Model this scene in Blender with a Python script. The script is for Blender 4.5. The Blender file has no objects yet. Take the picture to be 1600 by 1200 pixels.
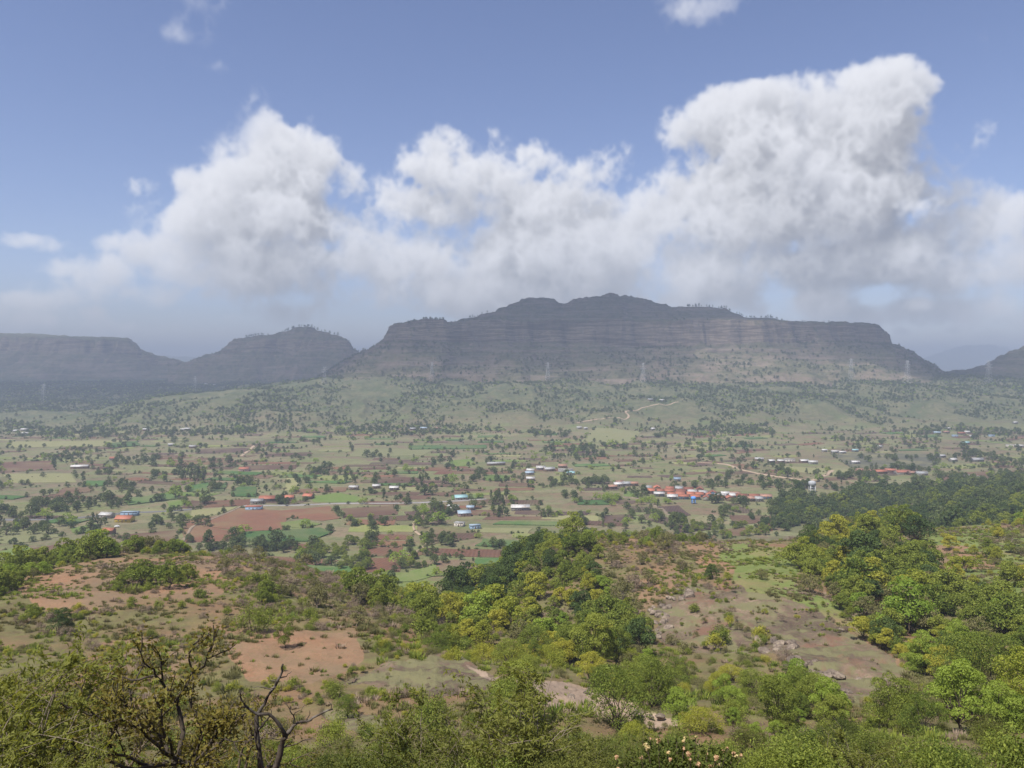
import bpy, bmesh, math, random, time
import numpy as np
from math import radians
T0 = time.time()
rng = np.random.default_rng(7)
random.seed(7)
scene = bpy.context.scene
COL = scene.collection

# ------------------------------------------------------------------ camera
CAMZ = 140.0            # eye height above the valley floor
F = 1200.0              # focal length in photo pixels (1600 wide)
HY = 572.0              # horizon row in the photo
cam = bpy.data.cameras.new('camera')
cam.sensor_width = 36.0
cam.lens = 36.0 * F / 1600.0
cam.shift_y = -(600.0 - HY) / 1600.0
cam.clip_start = 0.5
cam.clip_end = 60000
camo = bpy.data.objects.new('camera', cam)
camo.location = (0, 0, CAMZ)
camo.rotation_euler = (radians(90), 0, 0)
COL.objects.link(camo)
scene.camera = camo

# ------------------------------------------------------------------ sun and sky
SUN_EL, SUN_AZ = 60.0, -138.0      # azimuth clockwise from +Y (view direction): left, a little behind
SD = np.array([math.cos(radians(SUN_EL)) * math.sin(radians(SUN_AZ)),
               math.cos(radians(SUN_EL)) * math.cos(radians(SUN_AZ)), math.sin(radians(SUN_EL))])
sun = bpy.data.lights.new('sun', 'SUN')
sun.energy = 5.0
sun.angle = radians(0.55)
sun.color = (1.0, 0.955, 0.88)
suno = bpy.data.objects.new('sun', sun)
from mathutils import Vector
suno.rotation_euler = Vector(SD).to_track_quat('Z', 'Y').to_euler()
suno.location = (0, 0, 900)
COL.objects.link(suno)

vs = scene.view_settings
vs.view_transform = 'Standard'
vs.look = 'None'
vs.exposure = 0.75
vs.gamma = 1.0
vs.use_curve_mapping = False
scene.cycles.max_bounces = 6
scene.cycles.diffuse_bounces = 2
scene.cycles.glossy_bounces = 1
scene.cycles.transmission_bounces = 3
scene.cycles.transparent_max_bounces = 8
scene.cycles.volume_bounces = 1
scene.cycles.caustics_reflective = False
scene.cycles.caustics_refractive = False
scene.cycles.use_denoising = True

# clouds: a small voxel simulation, lit by the same sun, repeated round the sky
PXDEG = 120.0
def cloud_voxels():
    NX, NY, NZ = 1280, 448, 36
    DEG = PXDEG / NX                                 # degrees per voxel
    def vox(px, py):
        u, v = (px - 800) / F, (HY - py) / F
        az = math.degrees(math.atan(u))
        el = math.degrees(math.atan(v * math.cos(math.radians(az))))
        return (az + PXDEG / 2) / DEG, el / DEG
    def gnoise(beta, lo, hi, seed, zs=0.6):
        q = np.random.default_rng(seed)
        w = q.standard_normal((NY, NX, NZ), dtype=np.float32)
        f = np.fft.rfftn(w)
        ky = np.fft.fftfreq(NY)[:, None, None]
        kx = np.fft.fftfreq(NX)[None, :, None]
        kz = np.fft.rfftfreq(NZ)[None, None, :] * zs
        k = np.sqrt(kx * kx + (ky * 1.08) ** 2 + kz * kz) + 1e-6
        f *= (k ** (-beta / 2)) * np.exp(-(k / hi) ** 2) * (1 - np.exp(-(k / lo) ** 2))
        n = np.fft.irfftn(f, s=(NY, NX, NZ)).astype(np.float32)
        return n / n.std()
    n_big = gnoise(3.8, 0.004, 0.12, 1)
    n_mid = gnoise(3.4, 0.016, 0.30, 2)
    Y, X, Z = np.meshgrid(np.arange(NY, dtype=np.float32), np.arange(NX, dtype=np.float32),
                          np.arange(NZ, dtype=np.float32), indexing='ij', sparse=True)
    env = np.full((NY, NX, NZ), -1.0, np.float32)
    # px, py, rx px, ry px, depth 0..1, strength
    blobs = [
        # left cumulus
        (425, 245, 42, 56, .5, 1.1), (470, 268, 80, 62, .5, 1.1), (530, 290, 60, 46, .45, 1.0), (400, 300, 66, 50, .5, .9),
        (450, 330, 140, 50, .55, .75), (355, 300, 50, 40, .6, .6), (560, 340, 110, 44, .6, .6), (310, 290, 46, 34, .6, .25),
        # centre cumulus
        (700, 225, 70, 48, .5, 1.0), (765, 215, 60, 42, .5, 1.0), (740, 262, 130, 56, .5, 1.0), (660, 250, 52, 50, .55, .75),
        (850, 245, 90, 52, .55, .9), (940, 250, 100, 64, .5, .9), (820, 320, 200, 56, .55, .85), (640, 320, 90, 40, .6, .5),
        # big right cumulus
        (1060, 205, 60, 56, .5, 1.1), (1130, 200, 80, 66, .5, 1.1), (1210, 180, 90, 66, .5, 1.1), (1300, 158, 95, 66, .5, 1.1),
        (1375, 145, 70, 52, .45, 1.1), (1415, 175, 46, 55, .5, .85), (1350, 230, 120, 90, .5, 1.1), (1220, 265, 160, 90, .45, 1.1),
        (1080, 290, 130, 76, .5, 1.0), (1300, 315, 170, 76, .45, 1.0), (1180, 345, 220, 60, .45, .9), (1010, 330, 150, 60, .5, .8),
        (1430, 270, 80, 70, .55, .6), (1515, 215, 60, 48, .6, .45), (1480, 270, 70, 60, .6, .3), (1390, 330, 110, 60, .6, .6),
        # lower soft decks
        (600, 420, 240, 50, .6, .55), (900, 400, 280, 56, .6, .6), (700, 370, 190, 36, .65, .55), (420, 440, 190, 50, .7, .45),
        (975, 405, 60, 44, .45, .75), (640, 405, 66, 34, .45, .65), (260, 465, 76, 30, .6, .45), (1120, 445, 60, 40, .5, .6),
        (1285, 480, 55, 28, .55, .6), (1330, 430, 200, 34, .6, .5), (1500, 430, 150, 50, .6, .5), (1595, 350, 52, 48, .45, 1.0),
        (1620, 400, 100, 70, .5, .9), (50, 378, 90, 22, .45, .55), (130, 420, 130, 26, .7, .3), (40, 470, 90, 22, .6, .45),
        (1450, 490, 180, 30, .7, .5), (720, 460, 200, 40, .6, .55), (500, 480, 190, 40, .7, .5), (340, 402, 36, 18, .5, .45),
        (1000, 470, 200, 40, .65, .5), (1200, 420, 160, 40, .65, .45), (300, 520, 200, 30, .7, .3),
        # stray wisps
        (1120, 14, 70, 40, .5, .5), (668, 172, 40, 22, .5, .3), (208, 290, 48, 24, .5, .2), (285, 55, 60, 26, .5, -.42),
        (1015, 100, 34, 16, .5, .0), (330, 105, 70, 26, .5, -.25), (120, 300, 60, 24, .5, .0), (180, 380, 60, 20, .5, .1),
        # beyond the frame, both sides
        (-200, 330, 150, 90, .5, .9), (-330, 420, 220, 60, .6, .6), (-500, 300, 160, 80, .5, .8), (1850, 300, 160, 90, .5, .9),
        (2050, 380, 220, 60, .6, .6), (2300, 260, 200, 90, .5, .8), (-420, 120, 80, 50, .5, .5),
    ]
    q = np.random.default_rng(5)
    for row, (py, ry, st, step) in enumerate([(350, 34, .50, 95), (395, 32, .70, 80), (430, 28, .80, 70), (462, 25, .85, 62), (492, 21, .85, 55), (520, 17, .8, 50), (545, 12, .7, 46)]):
        for px in np.arange(300 - row * 70, 1750, step):
            k = 0.72 if px < 330 else 1.0
            m = q.uniform(.6, 1.5)
            blobs.append((px + q.uniform(-30, 30), py + q.uniform(-16, 16), ry * 1.9 * m, ry * m * q.uniform(.8, 1.2), q.uniform(.35, .75), st * k * q.uniform(.0, 1.35)))
    blobs += [(620, 405, 170, 56, .5, 1.0), (900, 400, 210, 60, .5, 1.0), (1150, 425, 200, 48, .5, .9), (760, 462, 270, 40, .5, .9), (430, 432, 180, 48, .55, .75), (1350, 400, 170, 40, .6, .8), (1440, 135, 38, 36, .5, .95), (1455, 185, 34, 40, .5, .6), (1400, 112, 34, 24, .5, .9), (590, 318, 95, 56, .5, 1.0), (560, 355, 120, 46, .5, .9), (680, 330, 90, 44, .5, .9), (350, 350, 80, 50, .6, .6), (1500, 330, 110, 70, .65, .55), (1440, 380, 130, 50, .65, .6)]
    for px, py, rx, ry, dz, st in blobs:
        cx, cy = vox(px, py)
        sx = vox(px + rx, py)[0] - cx
        sy = vox(px, py - ry)[1] - cy
        cz, sz = dz * NZ, max(6.0, min(sx, 60) * 0.26)
        x0, x1 = int(max(0, cx - sx * 1.5)), int(min(NX, cx + sx * 1.5))
        y0, y1 = int(max(0, cy - sy * 1.5)), int(min(NY, cy + sy * 1.5))
        if x1 <= x0 or y1 <= y0:
            continue
        e = (st - ((X[:, x0:x1] - cx) / sx) ** 2 - ((Y[y0:y1] - cy) / sy) ** 2 - ((Z - cz) / sz) ** 2)
        sub = env[y0:y1, x0:x1]
        k = 0.35                                     # smooth union
        h = np.clip(k - np.abs(sub - e), 0, None) / k
        sub[:] = np.maximum(sub, e) + h * h * k * 0.25
    el = (Y * DEG)
    low = np.exp(-((el - 5.5) / 5.5) ** 4) * (0.70 + 0.30 * np.clip((X - 430) / 160, 0, 1))
    zc = -(((Z - NZ * .62) / (NZ * .22)) ** 2)
    env = np.maximum(env, -0.85 + 0.72 * low + 0.25 * zc)
    d = env * 0.95 + 0.42 * n_big + 0.30 * (0.75 - np.abs(n_mid)) - 0.12
    del n_big, env
    soft = np.clip((el - 3) / 10, 0, 1)              # crisp tops high up, soft veils low down
    crisp = np.clip((el - 9) / 5, 0, 1)
    dens = np.clip(d * (0.9 + 0.3 * soft + 0.45 * crisp), 0, 1) ** (1.25 + .25 * crisp)
    dens *= (0.62 + 0.38 * soft) * np.clip((el + 0.3) / 2.5, 0, 1)
    wisp = np.clip((el - 18.5) / 3, 0, 1) * np.clip(1 - (X - 900) / 40, 0.25, 1)
    wisp = np.where(X < 700, np.clip((el - 13) / 3, 0, 1) * np.clip((470 - X) / 40, 0, 1), np.clip((el - 21.5) / 2, 0, 1))
    dens *= 1 - np.clip((el - 15.5) / 2, 0, 1) * np.clip((X - 955) / 25, 0, 1)
    dens *= 1 - 0.86 * wisp                          # the stray high scraps are thin
    del d, n_mid
    # light towards the sun (steep, from the left and from behind the viewer); half resolution, which
    # also stands for the spread of light inside the cloud
    h = dens.reshape(NY // 2, 2, NX // 2, 2, NZ).mean((1, 3))
    for ax_ in (0, 1):
        h = (np.roll(h, 1, ax_) + 2 * h + np.roll(h, -1, ax_)) / 4
        h = (np.roll(h, 2, ax_) + 2 * h + np.roll(h, -2, ax_)) / 4
    tau = np.zeros_like(h)
    tup = np.zeros_like(h)
    acc = np.zeros((NX // 2, NZ), np.float32)
    up = np.zeros((NX // 2, NZ), np.float32)
    sx_, sz_ = 0.46, 0.22
    for j in range(NY // 2 - 1, -1, -1):
        acc = acc * (1 - sx_) + np.roll(acc, 1, axis=0) * sx_
        sh = np.empty_like(acc); sh[:, 1:] = acc[:, :-1]; sh[:, 0] = 0
        acc = acc * (1 - sz_) + sh * sz_
        tau[j] = acc
        tup[j] = up
        acc = acc * (0.955 + 0.033 * min(1, max(0, (2 * j * DEG - 8) / 4))) + h[j]
        up = up * 0.992 + h[j]
    lit = 0.48 * np.exp(-tau * 0.13) + 0.52 * np.exp(-tau * 0.046)
    amb = 0.60 + 0.40 * np.exp(-tup * 0.055)
    lit = lit.repeat(2, 0).repeat(2, 1)
    amb = amb.repeat(2, 0).repeat(2, 1)
    lit = (lit + np.roll(lit, 1, 0) + np.roll(lit, 1, 1) + np.roll(np.roll(lit, 1, 1), 1, 0)) / 4
    a = 1 - np.exp(-dens * 0.40)
    tr = np.ones((NY, NX), np.float32)
    L = np.zeros((NY, NX), np.float32)
    A = np.zeros((NY, NX), np.float32)
    for k in range(NZ):
        w = tr * a[:, :, k]
        L += w * lit[:, :, k]
        A += w * amb[:, :, k]
        tr *= 1 - a[:, :, k]
    alpha = 1 - tr
    inv = 1 / np.maximum(alpha, 1e-4)
    L *= inv; A *= inv
    sunC = np.array([0.45, 0.44, 0.43], np.float32)
    ambC = np.array([0.138, 0.151, 0.187], np.float32)
    out = np.zeros((NY, NX, 4), np.float32)
    out[..., :3] = L[..., None] * sunC + A[..., None] * ambC
    out[..., 3] = alpha * (0.88 + 0.09 * np.clip((np.arange(NY) * DEG - 3) / 7, 0, 1))[:, None]
    out[-6:, :, 3] = 0
    return out, NY * DEG
# --cloud end
def cloud_image():
    out, span = cloud_voxels()
    img = bpy.data.images.new('cloud_layer', out.shape[1], out.shape[0], alpha=True, float_buffer=True)
    img.colorspace_settings.name = 'Linear Rec.709'
    img.alpha_mode = 'CHANNEL_PACKED'
    img.pixels.foreach_set(out.ravel())
    img.update()
    img.pack()
    return img, span

world = bpy.data.worlds.new('World')
scene.world = world
world.use_nodes = True
wn, wl = world.node_tree.nodes, world.node_tree.links
wn.clear()
def wnode(t, **kw):
    n = wn.new(t)
    for k, v in kw.items():
        setattr(n, k, v)
    return n
def wmath(op, a, b=None, clamp=False):
    n = wn.new('ShaderNodeMath'); n.operation = op; n.use_clamp = clamp
    for i, v in enumerate((a, b)):
        if v is None: continue
        if isinstance(v, (int, float)): n.inputs[i].default_value = v
        else: wl.new(v, n.inputs[i])
    return n.outputs[0]
sky = wnode('ShaderNodeTexSky', sky_type='NISHITA', sun_disc=False)
sky.sun_elevation = radians(SUN_EL)
sky.sun_rotation = radians(SUN_AZ)
sky.altitude = 600
sky.air_density = 1.0
sky.dust_density = 0.6
sky.ozone_density = 2.0
SKY_STRENGTH = 0.083
bgs = wnode('ShaderNodeBackground'); bgs.inputs[1].default_value = SKY_STRENGTH
tint = wnode('ShaderNodeMix', data_type='RGBA', blend_type='MULTIPLY')
tint.inputs[0].default_value = 1.0
tint.inputs[7].default_value = (1.0, 0.90, 1.0, 1)
wl.new(sky.outputs[0], tint.inputs[6])
wl.new(tint.outputs[2], bgs.inputs[0])
img, EL_SPAN = cloud_image()
tc = wnode('ShaderNodeTexCoord')
sep = wnode('ShaderNodeSeparateXYZ')
wl.new(tc.outputs['Generated'], sep.inputs[0])
az = wmath('ARCTAN2', sep.outputs[0], sep.outputs[1])
uu = wmath('ADD', wmath('MULTIPLY', az, 1 / radians(PXDEG)), 0.5)
vv = wmath('MULTIPLY', wmath('ARCSINE', sep.outputs[2]), 1 / radians(EL_SPAN))
vv = wmath('MINIMUM', wmath('MAXIMUM', vv, 0.002), 0.998)
comb = wnode('ShaderNodeCombineXYZ')
wl.new(uu, comb.inputs[0]); wl.new(vv, comb.inputs[1])
tex = wnode('ShaderNodeTexImage', image=img, interpolation='Cubic', extension='REPEAT')
wl.new(comb.outputs[0], tex.inputs[0])
bgc = wnode('ShaderNodeBackground'); bgc.inputs[1].default_value = 1.0
wl.new(tex.outputs[0], bgc.inputs[0])
mixs = wnode('ShaderNodeMixShader')
wl.new(tex.outputs[1], mixs.inputs[0])
wl.new(bgs.outputs[0], mixs.inputs[1]); wl.new(bgc.outputs[0], mixs.inputs[2])
wout = wnode('ShaderNodeOutputWorld')
wl.new(mixs.outputs[0], wout.inputs[0])
print('clouds', round(time.time() - T0, 1))

# ================================================================== helpers
def smooth01(t):
    t = np.clip(t, 0, 1)
    return t * t * (3 - 2 * t)
def _hash(ix, iy, seed):
    h = (ix.astype(np.int64) * 374761393 + iy.astype(np.int64) * 668265263 + seed * 1274126177) & 0xFFFFFFFF
    h = ((h ^ (h >> 13)) * 1274126177) & 0xFFFFFFFF
    h = ((h ^ (h >> 16)) * 2246822519) & 0xFFFFFFFF
    return ((h ^ (h >> 15)) & 0xFFFFFF) / float(0xFFFFFF)
def vnoise(x, y, seed=0):
    x = np.asarray(x, float); y = np.asarray(y, float)
    ix, iy = np.floor(x), np.floor(y)
    fx, fy = x - ix, y - iy
    fx = fx * fx * fx * (fx * (fx * 6 - 15) + 10); fy = fy * fy * fy * (fy * (fy * 6 - 15) + 10)
    a = _hash(ix, iy, seed); b = _hash(ix + 1, iy, seed)
    c = _hash(ix, iy + 1, seed); d = _hash(ix + 1, iy + 1, seed)
    return (a * (1 - fx) + b * fx) * (1 - fy) + (c * (1 - fx) + d * fx) * fy
def fbm(x, y, oct=4, seed=0, gain=0.5, lac=2.03):
    s = 0; amp = 1; tot = 0
    for o in range(oct):
        s = s + amp * (vnoise(x, y, seed + o * 17) * 2 - 1); tot += amp
        x = np.asarray(x) * lac + 13.7; y = np.asarray(y) * lac - 7.3; amp *= gain
    return s / tot

def mk_mesh(name, v, faces, smooth=False, mats=None, mat_idx=None):
    """one mesh from arrays; faces: (n,3) or (n,4) array, or a list of such arrays"""
    me = bpy.data.meshes.new(name)
    v = np.asarray(v, np.float32)
    fl = faces if isinstance(faces, list) else [faces]
    fl = [np.asarray(f, np.int32) for f in fl if len(f)]
    loops = np.concatenate([f.ravel() for f in fl])
    sizes = np.concatenate([np.full(len(f), f.shape[1], np.int32) for f in fl])
    me.vertices.add(len(v)); me.vertices.foreach_set('co', v.ravel())
    me.loops.add(len(loops)); me.loops.foreach_set('vertex_index', loops)
    me.polygons.add(len(sizes))
    st = np.zeros(len(sizes), np.int32); st[1:] = np.cumsum(sizes)[:-1]
    me.polygons.foreach_set('loop_start', st)
    me.polygons.foreach_set('loop_total', sizes)
    if smooth:
        me.polygons.foreach_set('use_smooth', np.ones(len(sizes), bool))
    for m in (mats or []):
        me.materials.append(m)
    if mat_idx is not None:
        me.polygons.foreach_set('material_index', np.asarray(mat_idx, np.int32))
    me.update(calc_edges=True)
    return me
def link(name, me, parent=None, loc=None, rot=None, scale=None):
    o = bpy.data.objects.new(name, me)
    COL.objects.link(o)
    if parent is not None: o.parent = parent
    if loc is not None: o.location = loc
    if rot is not None: o.rotation_euler = rot
    if scale is not None: o.scale = scale
    return o
def tag(o, label=None, cat=None, group=None, kind=None):
    if label: o['label'] = label
    if cat: o['category'] = cat
    if group: o['group'] = group
    if kind: o['kind'] = kind
    return o

class MB:
    """collects boxes / tubes / polygons, built as one mesh"""
    def __init__(s): s.v = []; s.f = []; s.n = 0
    def add(s, v, f):
        s.v.append(np.asarray(v, float)); s.f += [tuple(i + s.n for i in q) for q in f]; s.n += len(v)
    def box(s, x0, x1, y0, y1, z0, z1):
        s.add([(x0, y0, z0), (x1, y0, z0), (x1, y1, z0), (x0, y1, z0), (x0, y0, z1), (x1, y0, z1), (x1, y1, z1), (x0, y1, z1)],
              [(3, 2, 1, 0), (4, 5, 6, 7), (0, 1, 5, 4), (1, 2, 6, 5), (2, 3, 7, 6), (3, 0, 4, 7)])
    def tube(s, pts, rad, n=6, cap=True):
        pts = [np.asarray(p, float) for p in pts]
        if np.isscalar(rad): rad = [rad] * len(pts)
        vv = []; ref = np.array([0.31, 0.17, 0.93])
        for i, p in enumerate(pts):
            t = pts[min(i + 1, len(pts) - 1)] - pts[max(i - 1, 0)]
            t = t / (np.linalg.norm(t) + 1e-9)
            a = np.cross(t, ref if abs(t @ ref) < .95 else np.array([1., 0, 0])); a /= np.linalg.norm(a); b = np.cross(t, a)
            for k in range(n):
                th = 2 * math.pi * k / n
                vv.append(p + rad[i] * (math.cos(th) * a + math.sin(th) * b))
        ff = []
        for i in range(len(pts) - 1):
            for k in range(n):
                ff.append((i * n + k, i * n + (k + 1) % n, (i + 1) * n + (k + 1) % n, (i + 1) * n + k))
        if cap:
            ff.append(tuple(range(n))[::-1]); ff.append(tuple((len(pts) - 1) * n + k for k in range(n)))
        s.add(vv, ff)
    def mesh(s, name, mat, smooth=False):
        v = np.concatenate(s.v); groups = {}
        for q in s.f: groups.setdefault(len(q), []).append(q)
        return mk_mesh(name, v, [np.array(g, np.int32) for g in groups.values()], smooth, [mat])

# ------------------------------------------------------------------ materials
def mat_new(name):
    m = bpy.data.materials.new(name); m.use_nodes = True
    nt = m.node_tree; nt.nodes.clear()
    return m, nt
class NT:
    def __init__(s, nt): s.nt = nt
    def n(s, t, **kw):
        x = s.nt.nodes.new(t)
        for k, v in kw.items(): setattr(x, k, v)
        return x
    def l(s, a, b): s.nt.links.new(a, b)
    def noise(s, scale, detail=4, rough=.55, coord=None, dist=0.0):
        x = s.n('ShaderNodeTexNoise'); x.inputs['Scale'].default_value = scale
        x.inputs['Detail'].default_value = detail; x.inputs['Roughness'].default_value = rough
        x.inputs['Distortion'].default_value = dist
        if coord is not None: s.l(coord, x.inputs['Vector'])
        return x.outputs['Fac']
    def ramp(s, fac, stops):
        r = s.n('ShaderNodeValToRGB'); e = r.color_ramp.elements
        while len(e) < len(stops): e.new(0.5)
        for i, (p, c) in enumerate(stops):
            e[i].position = p; e[i].color = (*c, 1) if len(c) == 3 else c
        s.l(fac, r.inputs[0]); return r.outputs[0]
    def mr(s, fac, a, b, c=0., d=1.):
        r = s.n('ShaderNodeMapRange', clamp=True)
        for i, v in enumerate((a, b, c, d)): r.inputs[i + 1].default_value = v
        s.l(fac, r.inputs[0]); return r.outputs[0]
    def mix(s, fac, a, b, blend='MIX'):
        x = s.n('ShaderNodeMix', data_type='RGBA', blend_type=blend)
        for inp, v in ((x.inputs[0], fac), (x.inputs[6], a), (x.inputs[7], b)):
            if isinstance(v, (int, float)): inp.default_value = v
            elif isinstance(v, tuple): inp.default_value = (*v, 1)
            else: s.l(v, inp)
        return x.outputs[2]
    def math(s, op, a, b=None, clamp=False):
        x = s.n('ShaderNodeMath', operation=op, use_clamp=clamp)
        for i, v in enumerate((a, b)):
            if v is None: continue
            if isinstance(v, (int, float)): x.inputs[i].default_value = v
            else: s.l(v, x.inputs[i])
        return x.outputs[0]
    def out(s, shader):
        o = s.n('ShaderNodeOutputMaterial'); s.l(shader, o.inputs[0]); return o
    def diffuse(s, col, normal=None, rough=None):
        x = s.n('ShaderNodeBsdfDiffuse')
        if isinstance(col, tuple): x.inputs[0].default_value = (*col, 1)
        else: s.l(col, x.inputs[0])
        if normal is not None: s.l(normal, x.inputs['Normal'])
        return x.outputs[0]
    def bump(s, h, strength=.5, dist=1.0):
        b = s.n('ShaderNodeBump'); b.inputs['Strength'].default_value = strength; b.inputs['Distance'].default_value = dist
        s.l(h, b.inputs['Height']); return b.outputs[0]

def foliage_mat(name, c0, c1, c2, trans=0.3, spread=0.5):
    """leaves: colour runs c0..c1 from plant to plant, c2 is the young-leaf tone on single leaves"""
    m, nt = mat_new(name); t = NT(nt)
    oi = t.n('ShaderNodeObjectInfo')
    at = t.n('ShaderNodeAttribute', attribute_name='leaf')
    base = t.mix(oi.outputs['Random'], c0, c1)
    f = t.math('MULTIPLY', t.math('POWER', at.outputs['Fac'], 2.0), spread)
    col = t.mix(f, base, c2)
    d = t.n('ShaderNodeBsdfPrincipled')
    t.l(col, d.inputs['Base Color']); d.inputs['Roughness'].default_value = .55
    d.inputs['Specular IOR Level'].default_value = .06
    tr = t.n('ShaderNodeBsdfTranslucent')
    t.l(t.mix(1.0, col, (1.25, 1.2, .45), 'MULTIPLY'), tr.inputs[0])
    mx = t.n('ShaderNodeMixShader'); mx.inputs[0].default_value = trans
    t.l(d.outputs[0], mx.inputs[1]); t.l(tr.outputs[0], mx.inputs[2])
    t.out(mx.outputs[0]); return m
def simple_mat(name, c, var=0.25, scale=1.0, rough=.8, spec=.2, dirt=None):
    m, nt = mat_new(name); t = NT(nt)
    g = t.n('ShaderNodeTexCoord').outputs['Object']
    nz = t.noise(scale, 5, .6, g)
    lo = tuple(x * (1 - var) for x in c); hi = tuple(min(1, x * (1 + var)) for x in c)
    col = t.mix(t.mr(nz, .3, .7), lo, hi)
    if dirt:
        col = t.mix(t.mr(t.noise(scale * .37, 4, .6, g), .48, .66), col, dirt)
    oi = t.n('ShaderNodeObjectInfo')
    col = t.mix(1.0, col, t.ramp(oi.outputs['Random'], [(0, (.62, .64, .66)), (.5, (.95, .94, .92)), (1, (1.22, 1.2, 1.18))]), 'MULTIPLY')
    p = t.n('ShaderNodeBsdfPrincipled'); t.l(col, p.inputs['Base Color'])
    p.inputs['Roughness'].default_value = rough; p.inputs['Specular IOR Level'].default_value = spec
    t.out(p.outputs[0]); return m

# ================================================================== terrain
# Rows: distance ahead (m) -> profile of the ground as (photo column, photo row) pairs; a survey of the slope taken from the eye point.
ROWS = [
    (2,   [(-2000, 1500), (3600, 1500)]),
    (12,  [(-2000, 1330), (800, 1345), (3600, 1330)]),
    (25,  [(-2000, 1265), (800, 1275), (3600, 1265)]),
    (45,  [(-2000, 1215), (0, 1215), (800, 1235), (1600, 1215), (3600, 1200)]),
    (65,  [(-2000, 1165), (0, 1165), (400, 1185), (800, 1190), (1200, 1195), (1600, 1165), (3600, 1130)]),
    (82,  [(-2000, 1110), (0, 1125), (400, 1135), (650, 1110), (850, 1105), (1000, 1140), (1200, 1165), (1600, 1130), (3600, 1080)]),
    (100, [(-2000, 1060), (0, 1080), (200, 1085), (400, 1075), (600, 1068), (800, 1062), (940, 1090), (1050, 1118), (1200, 1120), (1400, 1112), (1600, 1090), (3600, 1030)]),
    (120, [(-2000, 1000), (0, 1020), (200, 1022), (400, 1025), (600, 1027), (800, 1035), (1000, 1078), (1150, 1075), (1250, 1072), (1340, 1066), (1450, 1062), (1600, 1045), (3600, 980)]),
    (150, [(-2000, 950), (0, 962), (200, 965), (400, 970), (600, 978), (750, 1000), (850, 1012), (1000, 1025), (1200, 1005), (1340, 1003), (1600, 985), (3600, 930)]),
    (185, [(-2000, 915), (0, 925), (200, 925), (400, 928), (600, 950), (720, 978), (850, 985), (980, 972), (1100, 945), (1250, 945), (1400, 945), (1600, 935), (3600, 890)]),
    (230, [(-2000, 890), (0, 898), (100, 880), (250, 872), (400, 882), (520, 908), (620, 940), (720, 962), (800, 940), (880, 905), (1000, 897), (1200, 884), (1400, 893), (1600, 885), (3600, 860)]),
    (270, [(-2000, 900), (0, 905), (120, 864), (200, 853), (320, 850), (420, 862), (520, 898), (620, 936), (710, 955), (790, 900), (880, 856), (1000, 860), (1200, 857), (1400, 858), (1600, 848), (3600, 840)]),
    (310, [(-2000, 940), (0, 935), (120, 890), (250, 868), (400, 882), (520, 912), (620, 936), (700, 948), (780, 885), (850, 832), (900, 828), (1000, 834), (1200, 843), (1400, 824), (1500, 824), (1600, 822), (3600, 815)]),
    (360, [(-2000, 950), (0, 955), (250, 935), (500, 930), (600, 930), (700, 938), (780, 915), (860, 872), (950, 858), (1050, 850), (1200, 855), (1400, 832), (1600, 815), (3600, 800)]),
    (430, [(-2000, 935), (0, 938), (600, 931), (700, 932), (800, 920), (950, 905), (1100, 895), (1250, 880), (1400, 852), (1600, 826), (3600, 780)]),
    (500, [(-2000, 908), (900, 908), (1100, 900), (1250, 885), (1400, 855), (1500, 832), (1600, 815), (3600, 760)]),
    (583, [(-2000, 860), (1100, 860), (1250, 855), (1400, 826), (1500, 805), (1600, 795), (3600, 740)]),
    (700, [(-2000, 812), (1200, 812), (1350, 806), (1500, 785), (1600, 776), (3600, 720)]),
    (850, [(-2000, 769), (1300, 770), (1450, 765), (1600, 757), (3600, 715)]),
    (1000, [(-2000, 740), (1500, 741), (1600, 737), (3600, 710)]),
    (1300, [(-2000, 701), (1600, 701), (3600, 695)]),
    (1500, [(-2000, 683), (300, 682), (800, 680), (1600, 682), (3600, 680)]),
    (1700, [(-2000, 668), (0, 668), (200, 664), (350, 655), (700, 654), (1000, 655), (1300, 655), (1600, 660), (3600, 660)]),
    (1900, [(-2000, 655), (0, 655), (160, 648), (260, 630), (400, 625), (700, 624), (1000, 625), (1300, 626), (1600, 632), (3600, 640)]),
    (2080, [(-2000, 645), (0, 646), (190, 640), (260, 612), (330, 602), (450, 596), (700, 598), (1000, 600), (1300, 598), (1600, 606), (3600, 620)]),
    (2300, [(-2000, 632), (0, 634), (200, 634), (280, 625), (360, 612), (450, 592), (600, 584), (1000, 586), (1300, 587), (1600, 592), (3600, 605)]),
    (2700, [(-2000, 615), (0, 618), (200, 617), (330, 612), (420, 604), (520, 592), (700, 590), (1400, 590), (1600, 586), (3600, 596)]),
    (3300, [(-2000, 600), (0, 600), (330, 600), (500, 598), (700, 594), (1600, 586), (3600, 590)]),
    (4200, [(-2000, 590), (1600, 585), (3600, 586)]),
    (6000, [(-2000, 585), (3600, 585)]),
    (14000, [(-2000, 578), (3600, 578)]),
]
TU0, TU1, TNU = -2.3, 2.3, 1200
TV = np.array([math.log(r[0]) for r in ROWS])
TNV = 900
tv = np.linspace(TV[0], TV[-1], TNV)
tpx = 800 + F * np.linspace(TU0, TU1, TNU)
_rowpy = np.array([np.interp(tpx, [p[0] for p in r[1]], [p[1] for p in r[1]]) for r in ROWS])   # rows x columns
_slope = (HY - _rowpy) / F
TAB = np.empty((TNV, TNU))
for j in range(TNU):
    TAB[:, j] = np.interp(tv, TV, _slope[:, j])
def gsmooth(a, sig, axis):
    r = int(sig * 3); k = np.exp(-0.5 * (np.arange(-r, r + 1) / sig) ** 2); k /= k.sum()
    p = np.pad(a, [(r, r) if i == axis else (0, 0) for i in range(2)], mode='edge')
    o = np.zeros_like(a)
    for i, w in enumerate(k):
        o += w * np.take(p, np.arange(i, i + a.shape[axis]), axis=axis)
    return o
TAB = gsmooth(gsmooth(TAB, 7, 0), 9, 1)
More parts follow.
